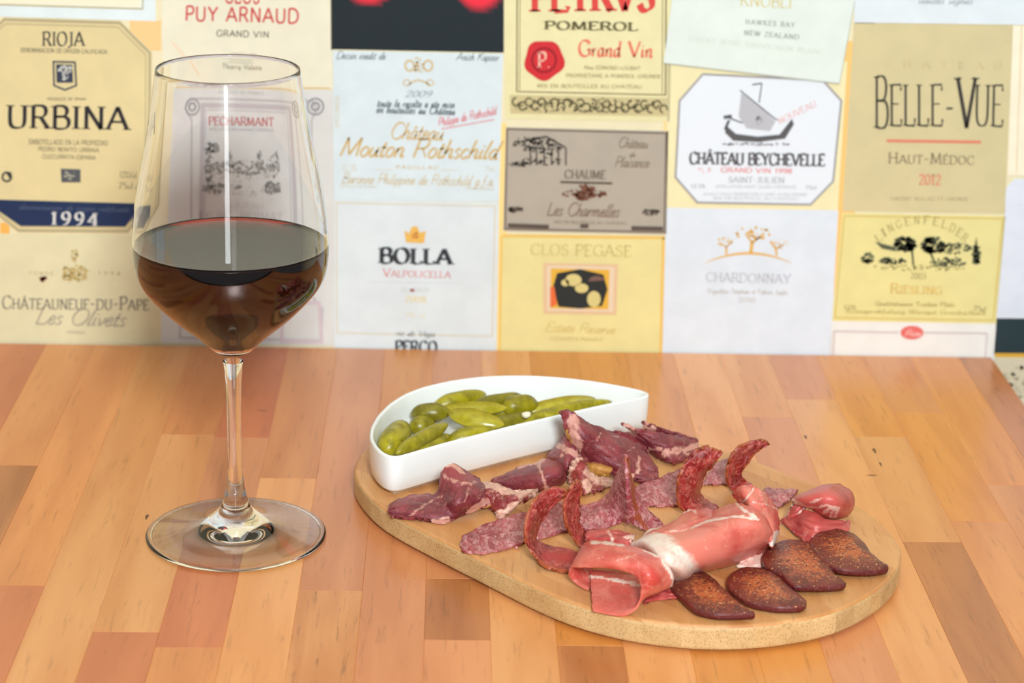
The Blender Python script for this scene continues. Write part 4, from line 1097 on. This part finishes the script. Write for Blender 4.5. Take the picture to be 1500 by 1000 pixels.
o = patch('coppa_slice', [
 [(856, 694, 2), (855, 688, 5), (856, 681, 7), (858, 676, 7)],
 [(874, 701, 1.5), (873, 692, 6), (873, 684, 9), (874, 678, 9)],
 [(892, 703, 1.5), (893, 696, 4), (895, 690, 7), (897, 686, 7)]], 2.4, M_COPPA2, seed=6, rind=[([(850, 690), (900, 696)], 26)], amp=.8, nu=20, nv=16)
tag(o, 'brown rind edge of a coppa slice curling beneath the tall peaked one', 'meat slice', G_C)
o = patch('coppa_slice', [
 [(834, 706, 2), (833, 698, 6), (834, 688, 11), (840, 676, 16)],
 [(846, 714, 1.5), (845, 702, 6), (846, 688, 12), (849, 670, 19)],
 [(856, 724, 1.5), (856, 710, 5), (855, 696, 9), (856, 674, 16)],
 [(870, 720, 1.5), (868, 711, 3), (865, 702, 6), (862, 692, 9)],
 [(884, 714, 1.5), (882, 709, 2), (879, 703, 4), (875, 699, 5)],
 [(900, 708, 1.5), (898, 706, 2), (895, 704, 2.5), (890, 701, 3)]], 2.4, M_COPPA2, seed=7, amp=2,
 fat=[([(836, 704), (834, 692), (842, 676), (852, 671)], 5), ([(860, 690), (866, 700), (880, 706), (898, 706)], 13), ([(858, 706), (860, 718)], 10)], tint=[([(848, 684), (846, 700)], 9)], rind=[])
tag(o, 'small white-edged coppa slice in front of the peaked one', 'meat slice', G_C)
o = patch('coppa_slice', [
 [(944, 658, 3), (936, 644, 9), (928, 632, 14), (911, 619, 20)],
 [(954, 664, 2), (948, 650, 8), (941, 638, 13), (928, 627, 18)],
 [(968, 672, 1.5), (962, 658, 7), (957, 646, 11), (950, 632, 15)],
 [(986, 678, 1.5), (981, 664, 6), (978, 650, 10), (974, 636, 13)],
 [(1006, 672, 1.5), (1002, 661, 4), (999, 650, 7), (996, 640, 9)],
 [(1024, 660, 1.5), (1023, 654, 3), (1022, 648, 4), (1020, 643, 5)]], 2.6, M_COPPA, seed=8,
 fat=[([(928, 642), (940, 652), (950, 664), (964, 672)], 4), ([(954, 656), (970, 658)], 4), ([(976, 664), (1000, 660), (1022, 652)], 8), ([(1000, 664), (1010, 668)], 4), ([(918, 624), (930, 633)], 7)])
tag(o, 'rightmost coppa slice, two-pointed, with a pale band along its front', 'meat slice', G_C)
o = patch('coppa_slice', [
 [(950, 646, 4), (948, 636, 9), (944, 626, 14), (940, 616, 19)],
 [(970, 648, 4), (966, 640, 8), (962, 632, 12), (956, 623, 16)],
 [(992, 650, 3), (988, 642, 6), (984, 636, 9), (978, 631, 12)],
 [(1022, 652, 2), (1018, 648, 4), (1014, 644, 6), (1008, 641, 7)]], 2.2, M_COPPA, seed=9, fat=[([(944, 622), (956, 630)], 8)])
tag(o, 'coppa slice behind the rightmost one, its thin tip pointing up', 'meat slice', G_C)
o = patch('coppa_slice', [
 [(912, 668, 2), (906, 658, 6), (900, 646, 12), (890, 632, 17)],
 [(936, 676, 1.5), (930, 662, 5), (924, 648, 9), (914, 633, 14)],
 [(952, 674, 1.5), (948, 664, 3), (944, 652, 6), (936, 638, 9)]], 2.4, M_COPPA, seed=10, nu=24, nv=20)
tag(o, 'dark coppa slice filling the gap behind the peaked one, right of its top', 'meat slice', G_C)

G_S = 'salami slices down the middle of the board'
RIM = {'v0': 7}
o = patch('salami_slice', [
 [(679, 808, 1), (676, 803, 1.4), (675, 794, 1.6), (679, 785, 1.6)],
 [(702, 810, 1), (700, 798, 1.6), (700, 786, 2), (701, 774, 1.6)],
 [(732, 806, 1), (730, 794, 1.8), (730, 780, 2.2), (731, 762, 1.6)],
 [(762, 796, 1), (760, 784, 1.8), (760, 770, 2.2), (760, 753, 1.6)],
 [(796, 787, 1), (796, 776, 1.8), (795, 760, 2.2), (794, 745, 2)],
 [(824, 779, 1), (826, 768, 1.8), (826, 752, 2.4), (826, 735, 3)],
 [(846, 774, 1), (848, 764, 1.8), (848, 750, 2.4), (848, 736, 3)]], 2.0, M_SALAMI, seed=11, fat=(), wob=.2, rind=[([(682, 811), (700, 811)], 2)])
tag(o, 'leftmost salami slice lying flat, pink and white speckled', 'meat slice', G_S)
o = patch('salami_slice', [
 [(858, 838, 1.2), (860, 832, 1.4), (862, 824, 1.4), (860, 812, 1.2)],
 [(840, 837, 1.2), (841, 829, 1.6), (842, 820, 1.6), (842, 808, 1.2)],
 [(812, 834, 1.4), (814, 826, 1.8), (816, 816, 1.8), (818, 803, 1.4)],
 [(790, 822, 4), (794, 815, 4), (798, 808, 3.5), (803, 799, 2)],
 [(774, 800, 11), (778, 798, 10), (783, 796, 8), (788, 793, 5)],
 [(769, 775, 20), (773, 778, 18), (779, 781, 14), (785, 783, 10)],
 [(776, 745, 28), (781, 753, 25), (786, 760, 21), (790, 768, 16)],
 [(793, 721, 33), (797, 730, 30), (800, 738, 27), (803, 748, 22)],
 [(812, 714, 34), (813, 719, 32), (815, 726, 29), (817, 734, 26)],
 [(829, 719, 33), (829, 720, 32), (829, 722, 31), (828, 726, 29)]], 2.2, M_SALAMIR, seed=12, edge={'v0': 6, 'u1': 16}, wob=.3, nu=60, tint=[([(800, 815), (850, 822)], 14)])
tag(o, 'salami slice curled up into an open ring, leftmost of the upright curls', 'meat slice', G_S)
o = patch('salami_slice', [
 [(868, 806, 1.4), (872, 800, 1.4), (878, 792, 1.4), (884, 784, 1.4)],
 [(850, 800, 2), (856, 796, 2), (862, 790, 2), (870, 782, 2)],
 [(837, 784, 8), (842, 782, 8), (848, 780, 7), (856, 777, 6)],
 [(828, 762, 17), (834, 762, 16), (840, 762, 15), (847, 763, 13)],
 [(826, 740, 25), (832, 740, 24), (840, 741, 22), (848, 744, 20)],
 [(832, 720, 32), (837, 721, 31), (843, 723, 29), (849, 727, 27)],
 [(845, 702, 37), (847, 703, 37), (849, 705, 36), (851, 708, 35)]], 2.2, M_SALAMIR, seed=13, edge={'v0': 5, 'u1': 16}, wob=.3)
tag(o, 'narrow salami slice standing upright, second of the upright curls from the left', 'meat slice', G_S)
o = patch('salami_slice', [
 [(850, 776, 1.2), (850, 766, 2), (850, 754, 2.4), (850, 742, 2)],
 [(874, 776, 1.2), (874, 764, 2), (874, 750, 3), (874, 736, 3)],
 [(894, 770, 1.6), (892, 756, 4), (890, 742, 7), (890, 724, 9)],
 [(910, 765, 3), (906, 744, 10), (903, 724, 17), (901, 704, 21)],
 [(921, 766, 5), (916, 736, 16), (915, 704, 28), (914, 672, 39)],
 [(924, 764, 6), (921, 738, 17), (919, 706, 29), (918, 667, 41)],
 [(936, 772, 4), (932, 748, 12), (928, 724, 20), (922, 690, 32)],
 [(950, 778, 2), (950, 768, 4), (944, 750, 9), (934, 730, 16)],
 [(976, 776, 1.4), (972, 770, 1.8), (964, 762, 3), (954, 754, 5)]], 2.2, M_SALAMI, seed=14, wob=.3, nu=64, nv=30,
 rind=[([(919, 668), (923, 700), (927, 735), (936, 762), (948, 778)], 6)], fat=())
tag(o, 'salami slice pinched up into a tall thin spike in the middle of the board', 'meat slice', G_S)
o = patch('salami_slice', [
 [(930, 741, 1), (928, 730, 1.6), (930, 720, 2), (934, 712, 1.6)],
 [(958, 741, 1), (957, 728, 1.8), (958, 716, 2.2), (962, 702, 2)],
 [(985, 740, 1), (986, 726, 1.8), (988, 708, 2.4), (990, 690, 3)],
 [(1006, 738, 1), (1008, 722, 2), (1008, 704, 3), (1008, 684, 4)]], 2.0, M_SALAMI, seed=15, wob=.2, fat=(), tint=())
tag(o, 'flat salami slice between the thin spike and the broad red upright curl', 'meat slice', G_S)
o = patch('salami_slice', [
 [(1036, 764, 1.6), (1042, 760, 1.6), (1050, 752, 1.6), (1052, 742, 1.4)],
 [(1012, 752, 2), (1022, 750, 2.5), (1032, 745, 2.5), (1036, 734, 2)],
 [(996, 742, 6), (1006, 740, 6), (1018, 734, 6), (1026, 722, 6)],
 [(992, 720, 15), (1004, 718, 15), (1016, 714, 15), (1028, 708, 14)],
 [(994, 698, 24), (1006, 694, 24), (1022, 692, 24), (1035, 690, 23)],
 [(1005, 676, 31), (1016, 674, 32), (1032, 674, 32), (1047, 677, 30)],
 [(1020, 658, 37), (1030, 655, 38), (1044, 655, 38), (1058, 662, 36)]], 2.4, M_SALAMIR, seed=16, edge={'v0': 9, 'u1': 16}, amp=1.6, wob=.6)
tag(o, 'broad bright-red salami slice standing upright beside the big ham roll', 'meat slice', G_S)
o = patch('salami_slice', [
 [(1030, 709, 1), (1034, 700, 2), (1040, 690, 2.5), (1046, 682, 2)],
 [(1050, 709, 1), (1052, 698, 2), (1056, 686, 2.5), (1060, 674, 2)],
 [(1072, 708, 1), (1073, 696, 2), (1074, 684, 2.5), (1074, 670, 2)]], 2.0, M_SALAMI, seed=17, wob=.2, nu=24, nv=20)
tag(o, 'flat salami slice between the two rightmost upright curls', 'meat slice', G_S)
o = patch('salami_slice', [
 [(1082, 726, 1.4), (1090, 724, 1.6), (1098, 719, 1.6), (1104, 712, 1.4)],
 [(1068, 712, 3), (1074, 712, 3), (1082, 708, 3), (1092, 704, 3)],
 [(1064, 698, 10), (1070, 697, 10), (1077, 696, 9), (1085, 695, 9)],
 [(1066, 680, 18), (1073, 680, 17), (1082, 680, 16), (1091, 683, 15)],
 [(1074, 662, 25), (1082, 663, 24), (1091, 665, 22), (1100, 670, 20)],
 [(1090, 650, 29), (1098, 651, 28), (1106, 653, 27), (1113, 658, 25)],
 [(1112, 645, 30), (1118, 645, 30), (1124, 647, 29), (1126, 651, 28)]], 2.2, M_SALAMIR, seed=18, edge={'v0': 6, 'u1': 14}, wob=.3, tint=[([(1080, 720), (1094, 712)], 14)])
tag(o, 'rightmost upright salami curl, thin, bending over to the right', 'meat slice', G_S)
o = patch('salami_slice', [
 [(1110, 742, 1), (1112, 732, 2), (1116, 722, 2.5), (1122, 715, 2)],
 [(1138, 744, 1), (1136, 735, 2), (1140, 726, 2.5), (1146, 717, 2)],
 [(1158, 730, 1), (1160, 727, 1.5), (1164, 724, 1.5), (1169, 719, 1)]], 2.0, M_SALAMI, seed=19, wob=.2, nu=24, nv=20)
tag(o, 'purplish salami slice tip poking out behind the ham, next to the far ham roll', 'meat slice', G_S)

# ---- large ham slice: one thing of folded parts
ham = empty('ham_slice', P(960, 850, ZB)); tag(ham, 'large folded raw ham slice with a broad white fat band, front centre', 'meat slice', None)
WF = [([(948, 790), (975, 815), (1000, 838)], 34)]
patch('rolled_body', [
 [(948, 812, 6), (962, 832, 2), (978, 846, 1), (986, 850, 1), (988, 853, 1)],
 [(926, 800, 14), (944, 798, 20), (972, 820, 22), (998, 838, 14), (1008, 846, 2)],
 [(938, 790, 15), (958, 786, 22), (988, 806, 24), (1014, 828, 15), (1018, 838, 2)],
 [(952, 778, 14), (978, 782, 22), (1010, 796, 25), (1034, 822, 15), (1038, 834, 2)],
 [(975, 770, 12), (1006, 772, 22), (1042, 786, 25), (1062, 814, 14), (1064, 828, 2)],
 [(1010, 764, 11), (1040, 762, 23), (1074, 772, 26), (1092, 802, 14), (1092, 818, 2)],
 [(1048, 748, 12), (1072, 748, 25), (1104, 760, 28), (1122, 786, 17), (1118, 806, 3)],
 [(1070, 740, 12), (1086, 738, 25), (1112, 750, 27), (1130, 776, 17), (1132, 796, 5)]], 2.0, M_HAM, ham, nu=70, nv=44, amp=1.2, seed=20, wob=.2,
 fat=[([(930, 802), (950, 793), (972, 812), (998, 838), (1004, 846)], 50), ([(1012, 776), (1040, 764), (1075, 758), (1108, 762)], 3.5), ([(1072, 728), (1086, 745), (1108, 762)], 4), ([(1034, 806), (1030, 790)], 1.4), ([(1062, 800), (1056, 782)], 1.2)],
 tint=[([(980, 790), (1020, 812), (1040, 818)], 60)])
patch('ruffled_edge', [
 [(930, 802, 8), (936, 796, 14), (944, 788, 18), (950, 780, 18)],
 [(955, 795, 14), (960, 785, 20), (964, 778, 20), (970, 774, 16)],
 [(980, 790, 20), (982, 780, 23), (986, 770, 22), (990, 762, 17)],
 [(1002, 786, 22), (1004, 774, 24), (1008, 762, 22), (1006, 750, 17)],
 [(1024, 776, 22), (1022, 766, 23), (1020, 756, 21), (1018, 746, 17)],
 [(1040, 770, 22), (1044, 762, 23), (1044, 754, 20), (1044, 748, 15)]], 1.6, M_HAM, ham, nu=40, nv=24, amp=1.6, seed=21, wob=1.2,
 fat=[([(982, 779), (1004, 779), (1022, 770)], 2.5), ([(1000, 752), (1012, 748), (1020, 752)], 3)], tint=[([(990, 765), (1015, 758)], 14)])
patch('loop', [
 [(868, 894, 1.2), (867, 878, 2), (866, 860, 3), (865, 842, 5), (864, 836, 6)],
 [(892, 899, 1.2), (890, 880, 2), (889, 862, 3), (888, 842, 5), (888, 837, 6)],
 [(914, 900, 1.2), (914, 882, 2), (913, 864, 3), (912, 846, 5), (912, 840, 6)],
 [(930, 892, 3), (934, 878, 4), (940, 864, 5), (948, 852, 6), (952, 846, 7)],
 [(938, 878, 8), (948, 872, 8), (960, 868, 8), (972, 862, 8), (980, 858, 8)],
 [(940, 862, 14), (950, 860, 15), (963, 856, 15), (976, 852, 14), (986, 850, 13)],
 [(937, 848, 18), (946, 846, 20), (958, 842, 21), (972, 836, 20), (983, 838, 17)],
 [(926, 839, 20), (934, 836, 22), (946, 830, 24), (958, 822, 24), (969, 818, 22)],
 [(905, 833, 20), (912, 828, 23), (922, 820, 25), (934, 812, 25), (942, 806, 23)],
 [(878, 831, 18), (884, 824, 22), (892, 812, 24), (902, 802, 24), (910, 797, 22)],
 [(854, 830, 16), (858, 820, 19), (864, 808, 21), (872, 798, 21), (878, 793, 19)],
 [(837, 832, 12), (842, 822, 14), (848, 812, 15), (853, 802, 15), (858, 796, 14)],
 [(834, 842, 7), (840, 836, 8), (846, 828, 9), (852, 820, 9), (857, 812, 9)],
 [(842, 853, 3), (848, 850, 3), (855, 844, 3), (862, 838, 3), (868, 834, 3)],
 [(862, 864, 1.2), (866, 858, 1.2), (870, 852, 1.2), (874, 846, 1.2), (878, 842, 1.2)]], 1.6, M_HAM, ham, nu=110, nv=32, amp=.7, seed=22, wob=.3,
 fat=[([(865, 846), (890, 849), (915, 854), (936, 858)], 4.6), ([(983, 862), (988, 850), (980, 836), (966, 818), (945, 806)], 5), ([(868, 796), (892, 797), (912, 800)], 4), ([(940, 810), (925, 816), (905, 822)], 1.8), ([(874, 820), (886, 816)], 1.6)])
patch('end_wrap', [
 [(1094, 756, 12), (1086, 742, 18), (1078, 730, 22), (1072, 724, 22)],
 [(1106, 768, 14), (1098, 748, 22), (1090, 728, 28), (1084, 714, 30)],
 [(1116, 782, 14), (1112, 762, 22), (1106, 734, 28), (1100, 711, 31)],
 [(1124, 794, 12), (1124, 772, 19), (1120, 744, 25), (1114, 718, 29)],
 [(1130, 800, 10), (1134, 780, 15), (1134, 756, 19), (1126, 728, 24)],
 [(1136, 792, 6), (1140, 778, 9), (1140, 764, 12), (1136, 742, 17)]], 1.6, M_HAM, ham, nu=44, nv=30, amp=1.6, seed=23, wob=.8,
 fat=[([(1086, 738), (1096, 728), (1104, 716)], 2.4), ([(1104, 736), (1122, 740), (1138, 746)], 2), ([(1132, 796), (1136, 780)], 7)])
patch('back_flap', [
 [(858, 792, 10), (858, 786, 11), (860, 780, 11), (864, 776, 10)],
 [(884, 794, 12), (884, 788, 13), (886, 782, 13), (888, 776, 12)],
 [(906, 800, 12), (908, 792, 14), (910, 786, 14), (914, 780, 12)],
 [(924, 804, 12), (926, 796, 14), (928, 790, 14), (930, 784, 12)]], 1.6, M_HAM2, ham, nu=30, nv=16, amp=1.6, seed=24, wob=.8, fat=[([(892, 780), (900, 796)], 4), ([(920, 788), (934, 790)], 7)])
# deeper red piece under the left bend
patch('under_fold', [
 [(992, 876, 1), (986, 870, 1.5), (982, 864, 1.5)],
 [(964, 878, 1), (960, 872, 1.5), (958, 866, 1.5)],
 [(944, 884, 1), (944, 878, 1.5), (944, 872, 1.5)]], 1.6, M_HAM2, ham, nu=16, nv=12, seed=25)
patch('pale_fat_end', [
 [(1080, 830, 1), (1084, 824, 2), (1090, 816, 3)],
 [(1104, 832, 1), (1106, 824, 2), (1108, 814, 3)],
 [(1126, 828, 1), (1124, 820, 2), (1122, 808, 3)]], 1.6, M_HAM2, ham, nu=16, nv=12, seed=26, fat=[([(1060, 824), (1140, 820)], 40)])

# ---- second ham roll at the far right
ham2 = empty('ham_slice', P(1190, 765, ZB)); tag(ham2, 'smaller rolled ham slice with dark red outer curve, at the far right of the board', 'meat slice', None)
patch('roll', [
 [(1176, 742, 11), (1168, 738, 13), (1160, 733, 15), (1166, 728, 15), (1176, 725, 13)],
 [(1186, 744, 11), (1180, 738, 17), (1176, 730, 20), (1182, 722, 19), (1190, 718, 16)],
 [(1194, 748, 10), (1194, 738, 19), (1196, 726, 24), (1202, 716, 23), (1206, 712, 18)],
 [(1200, 756, 7), (1208, 744, 18), (1214, 728, 25), (1220, 714, 24), (1222, 709, 18)],
 [(1212, 760, 5), (1222, 750, 15), (1230, 734, 22), (1234, 720, 22), (1236, 713, 17)],
 [(1228, 759, 3), (1238, 752, 10), (1246, 740, 15), (1248, 728, 16), (1246, 720, 14)],
 [(1238, 756, 3), (1245, 750, 6), (1249, 742, 9), (1250, 734, 10), (1249, 728, 10)]], 1.8, M_HAM2, ham2, nu=46, nv=36, seed=27, wob=.4, amp=1,
 fat=[([(1162, 732), (1182, 740), (1200, 742), (1212, 738), (1220, 744), (1216, 754)], 3.2), ([(1188, 734), (1204, 730)], 3), ([(1208, 748), (1216, 742), (1226, 744), (1224, 754)], 4.5)], tint=[([(1186, 730), (1206, 724), (1222, 738), (1220, 752)], 26)])
patch('roll_end', [
 [(1194, 742, 9), (1198, 746, 6), (1202, 752, 4)],
 [(1204, 740, 12), (1206, 746, 8), (1208, 754, 5)],
 [(1214, 742, 12), (1216, 748, 8), (1216, 756, 4)]], 1.6, M_HAM2, ham2, nu=16, nv=12, seed=28, fat=[([(1196, 752), (1210, 757), (1216, 750)], 4)], rind=[([(1204, 744), (1208, 746)], 8)])
patch('lower_flap', [
 [(1144, 762, 2), (1150, 758, 3), (1160, 756, 4), (1168, 752, 6)],
 [(1156, 774, 1.5), (1162, 767, 4), (1170, 758, 7), (1178, 748, 10)],
 [(1170, 786, 1.5), (1178, 776, 5), (1184, 764, 9), (1192, 750, 11)],
 [(1184, 795, 1.5), (1194, 784, 5), (1202, 772, 8), (1208, 760, 9)],
 [(1206, 796, 1.5), (1216, 786, 3), (1224, 774, 5), (1230, 762, 6)],
 [(1236, 792, 1.2), (1240, 784, 2), (1244, 774, 3), (1244, 764, 3)]], 1.8, M_HAM2, ham2, nu=40, nv=28, seed=29, wob=.5, tint=[([(1190, 760), (1215, 770), (1240, 775)], 24)])
patch('small_fold', [
 [(1152, 756, 4), (1156, 748, 7), (1160, 740, 11), (1163, 734, 13)],
 [(1158, 760, 4), (1163, 752, 8), (1168, 744, 11), (1172, 738, 13)],
 [(1168, 758, 5), (1173, 752, 8), (1178, 746, 10), (1182, 742, 11)]], 1.6, M_HAM2, ham2, nu=18, nv=18, seed=30, fat=[([(1152, 756), (1163, 734), (1172, 736)], 4), ([(1166, 757), (1180, 744)], 3)])
# crumbs of gristle
def crumb(px, py, r, color, label, z=.001):
    bm = bmesh.new(); bmesh.ops.create_icosphere(bm, subdivisions=2, radius=r); c = P(px, py, ZB+z)
    for v in bm.verts: v.co = v.co*(1+.6*mn.noise(v.co*700+Vector((px, 0, 0))))+c
    o = link_bm('meat_crumb', bm, plain('crumb_%d' % color[0], color, .35), None, True); tag(o, label, 'crumb')
crumb(1239, 769, .0014, (230, 180, 130), 'small pale crumb beside the far-right ham roll', .0015)
crumb(756, 802, .0008, (214, 150, 140), 'tiny pink crumb below the leftmost flat salami slice', .0008)
crumb(786, 788, .0011, (226, 180, 178), 'round white fat crumb inside the ring-shaped salami curl', .0045)

# ---- chorizo ends
t = NT('chorizo'); v = t.coord(); n1 = t.noise(v, 90, 4); n3 = t.noise(v, 360, 5, .75, 1.4); n4 = t.noise(v, 800, 2)
c_ = t.attr('core'); col = t.mix(t.ramp(n1, .3, .7), rgb(92, 28, 24), rgb(126, 44, 32))
k_ = t.math('MULTIPLY', t.ramp(t.math('ADD', n3, t.math('MULTIPLY', c_[2], .14)), .56, .64), t.math('ADD', .12, t.math('MULTIPLY', c_[2], .75)))
col = t.mix(k_, col, rgb(206, 104, 52))
col = t.mix(t.math('MULTIPLY', t.ramp(t.math('ADD', n4, t.math('MULTIPLY', c_[2], .05)), .64, .70), .8), col, rgb(232, 172, 110))
s_ = t.attr('side'); col = t.mix(s_[2], col, rgb(96, 14, 22))
t.set(Base_Color=col, Roughness=.36); t.b.inputs['Coat Weight'].default_value = .3; t.b.inputs['Coat Roughness'].default_value = .3
t.bump(t.math('ADD', n3, n4), .9, .0008); MCH = t.m
def chorizo(pts, zb, lift, label, seed):
    """pts: picture outline of the top face; zb mm: height of underside; lift: extra height mm at the far-left side"""
    pts = [Vector((p[0], p[1], 0)) for p in pts]
    pts = resample(close_smooth(pts, 6), 64)
    cx = sum(p.x for p in pts)/64; cy = sum(p.y for p in pts)/64
    xs = [p.x for p in pts]; x0, x1 = min(xs), max(xs)
    V = []; F = []; core = []; side = []
    def zz(p, base): return base+lift*(x1-p.x)/(x1-x0)
    levels = [(.86, .0), (.97, .5), (1.0, 1.6), (1.0, 2.9), (.985, 3.7), (.95, 4.1)]
    TOP = [(.85, 4.5), (.7, 4.9), (.52, 5.2), (.34, 5.3), (.17, 5.35), (.04, 5.35)]
    allv = levels+TOP
    for k, (s, z) in enumerate(allv):
        for i, p in enumerate(pts):
            q = Vector((cx+(p.x-cx)*s, cy+(p.y-cy)*s, 0))
            # the outline is drawn for the top edge (height 3.7): carry each ring straight down in the world
            h = zz(q, zb+3.7)
            X = P(q.x, q.y, ZB+h*.001)
            X = Vector((X.x, X.y, ZB+(zz(q, zb)+z)*.001))
            if k > 4: X.z += .0006*mn.noise(X*160+Vector((seed, 0, 0)))+.00025*mn.noise(X*600)
            X.x += .0004*mn.noise(X*220)
            V.append(X); core.append(max(0, min(1, (1-s)*1.5))); side.append(1.0 if k < 3 else .7 if k == 3 else 0)
    n = 64
    for k in range(len(allv)-1):
        for i in range(n):
            j = (i+1) % n; F.append([k*n+i, (k+1)*n+i, (k+1)*n+j, k*n+j])
    F.append(list(range(n))); F.append([(len(allv)-1)*n+i for i in range(n)][::-1])
    o = link('sausage_slice', V, F, MCH, None, True, {'core': core, 'side': side})
    bmq = bmesh.new(); bmq.from_mesh(o.data); bmesh.ops.recalc_face_normals(bmq, faces=bmq.faces[:]); bmq.to_mesh(o.data); bmq.free()
    return tag(o, label, 'sausage', 'dark sausage pieces along the right front of the board')
chorizo([(984, 862), (986, 845), (1000, 835), (1018, 834), (1036, 840), (1052, 853), (1069, 870), (1087, 886), (1105, 897), (1104, 898), (1080, 899), (1052, 899), (1026, 894), (1010, 886), (996, 872)], .1, 0, 'leftmost dark red sausage piece, touching the ham loop', 1)
chorizo([(1064, 852), (1072, 838), (1090, 830), (1106, 830), (1122, 834), (1143, 845), (1161, 862), (1178, 876), (1182, 882), (1174, 888), (1142, 889), (1108, 884), (1086, 876), (1070, 864)], .1, 0, 'dark red sausage piece, second from the left, nearest the board edge', 2)
chorizo([(1116, 816), (1124, 802), (1142, 792), (1160, 789), (1178, 792), (1196, 801), (1211, 820), (1222, 839), (1240, 853), (1237, 856), (1218, 858), (1190, 858), (1162, 856), (1142, 840), (1124, 830)], .2, 2.2, 'dark red sausage piece, third from the left, speckled orange', 3)
chorizo([(1186, 794), (1196, 780), (1210, 774), (1224, 773), (1240, 777), (1254, 783), (1268, 797), (1280, 813), (1302, 829), (1300, 832), (1280, 835), (1256, 835), (1228, 832), (1206, 822), (1192, 808)], .2, 2.2, 'rightmost dark red sausage piece, its tip pointing to the board edge', 4)
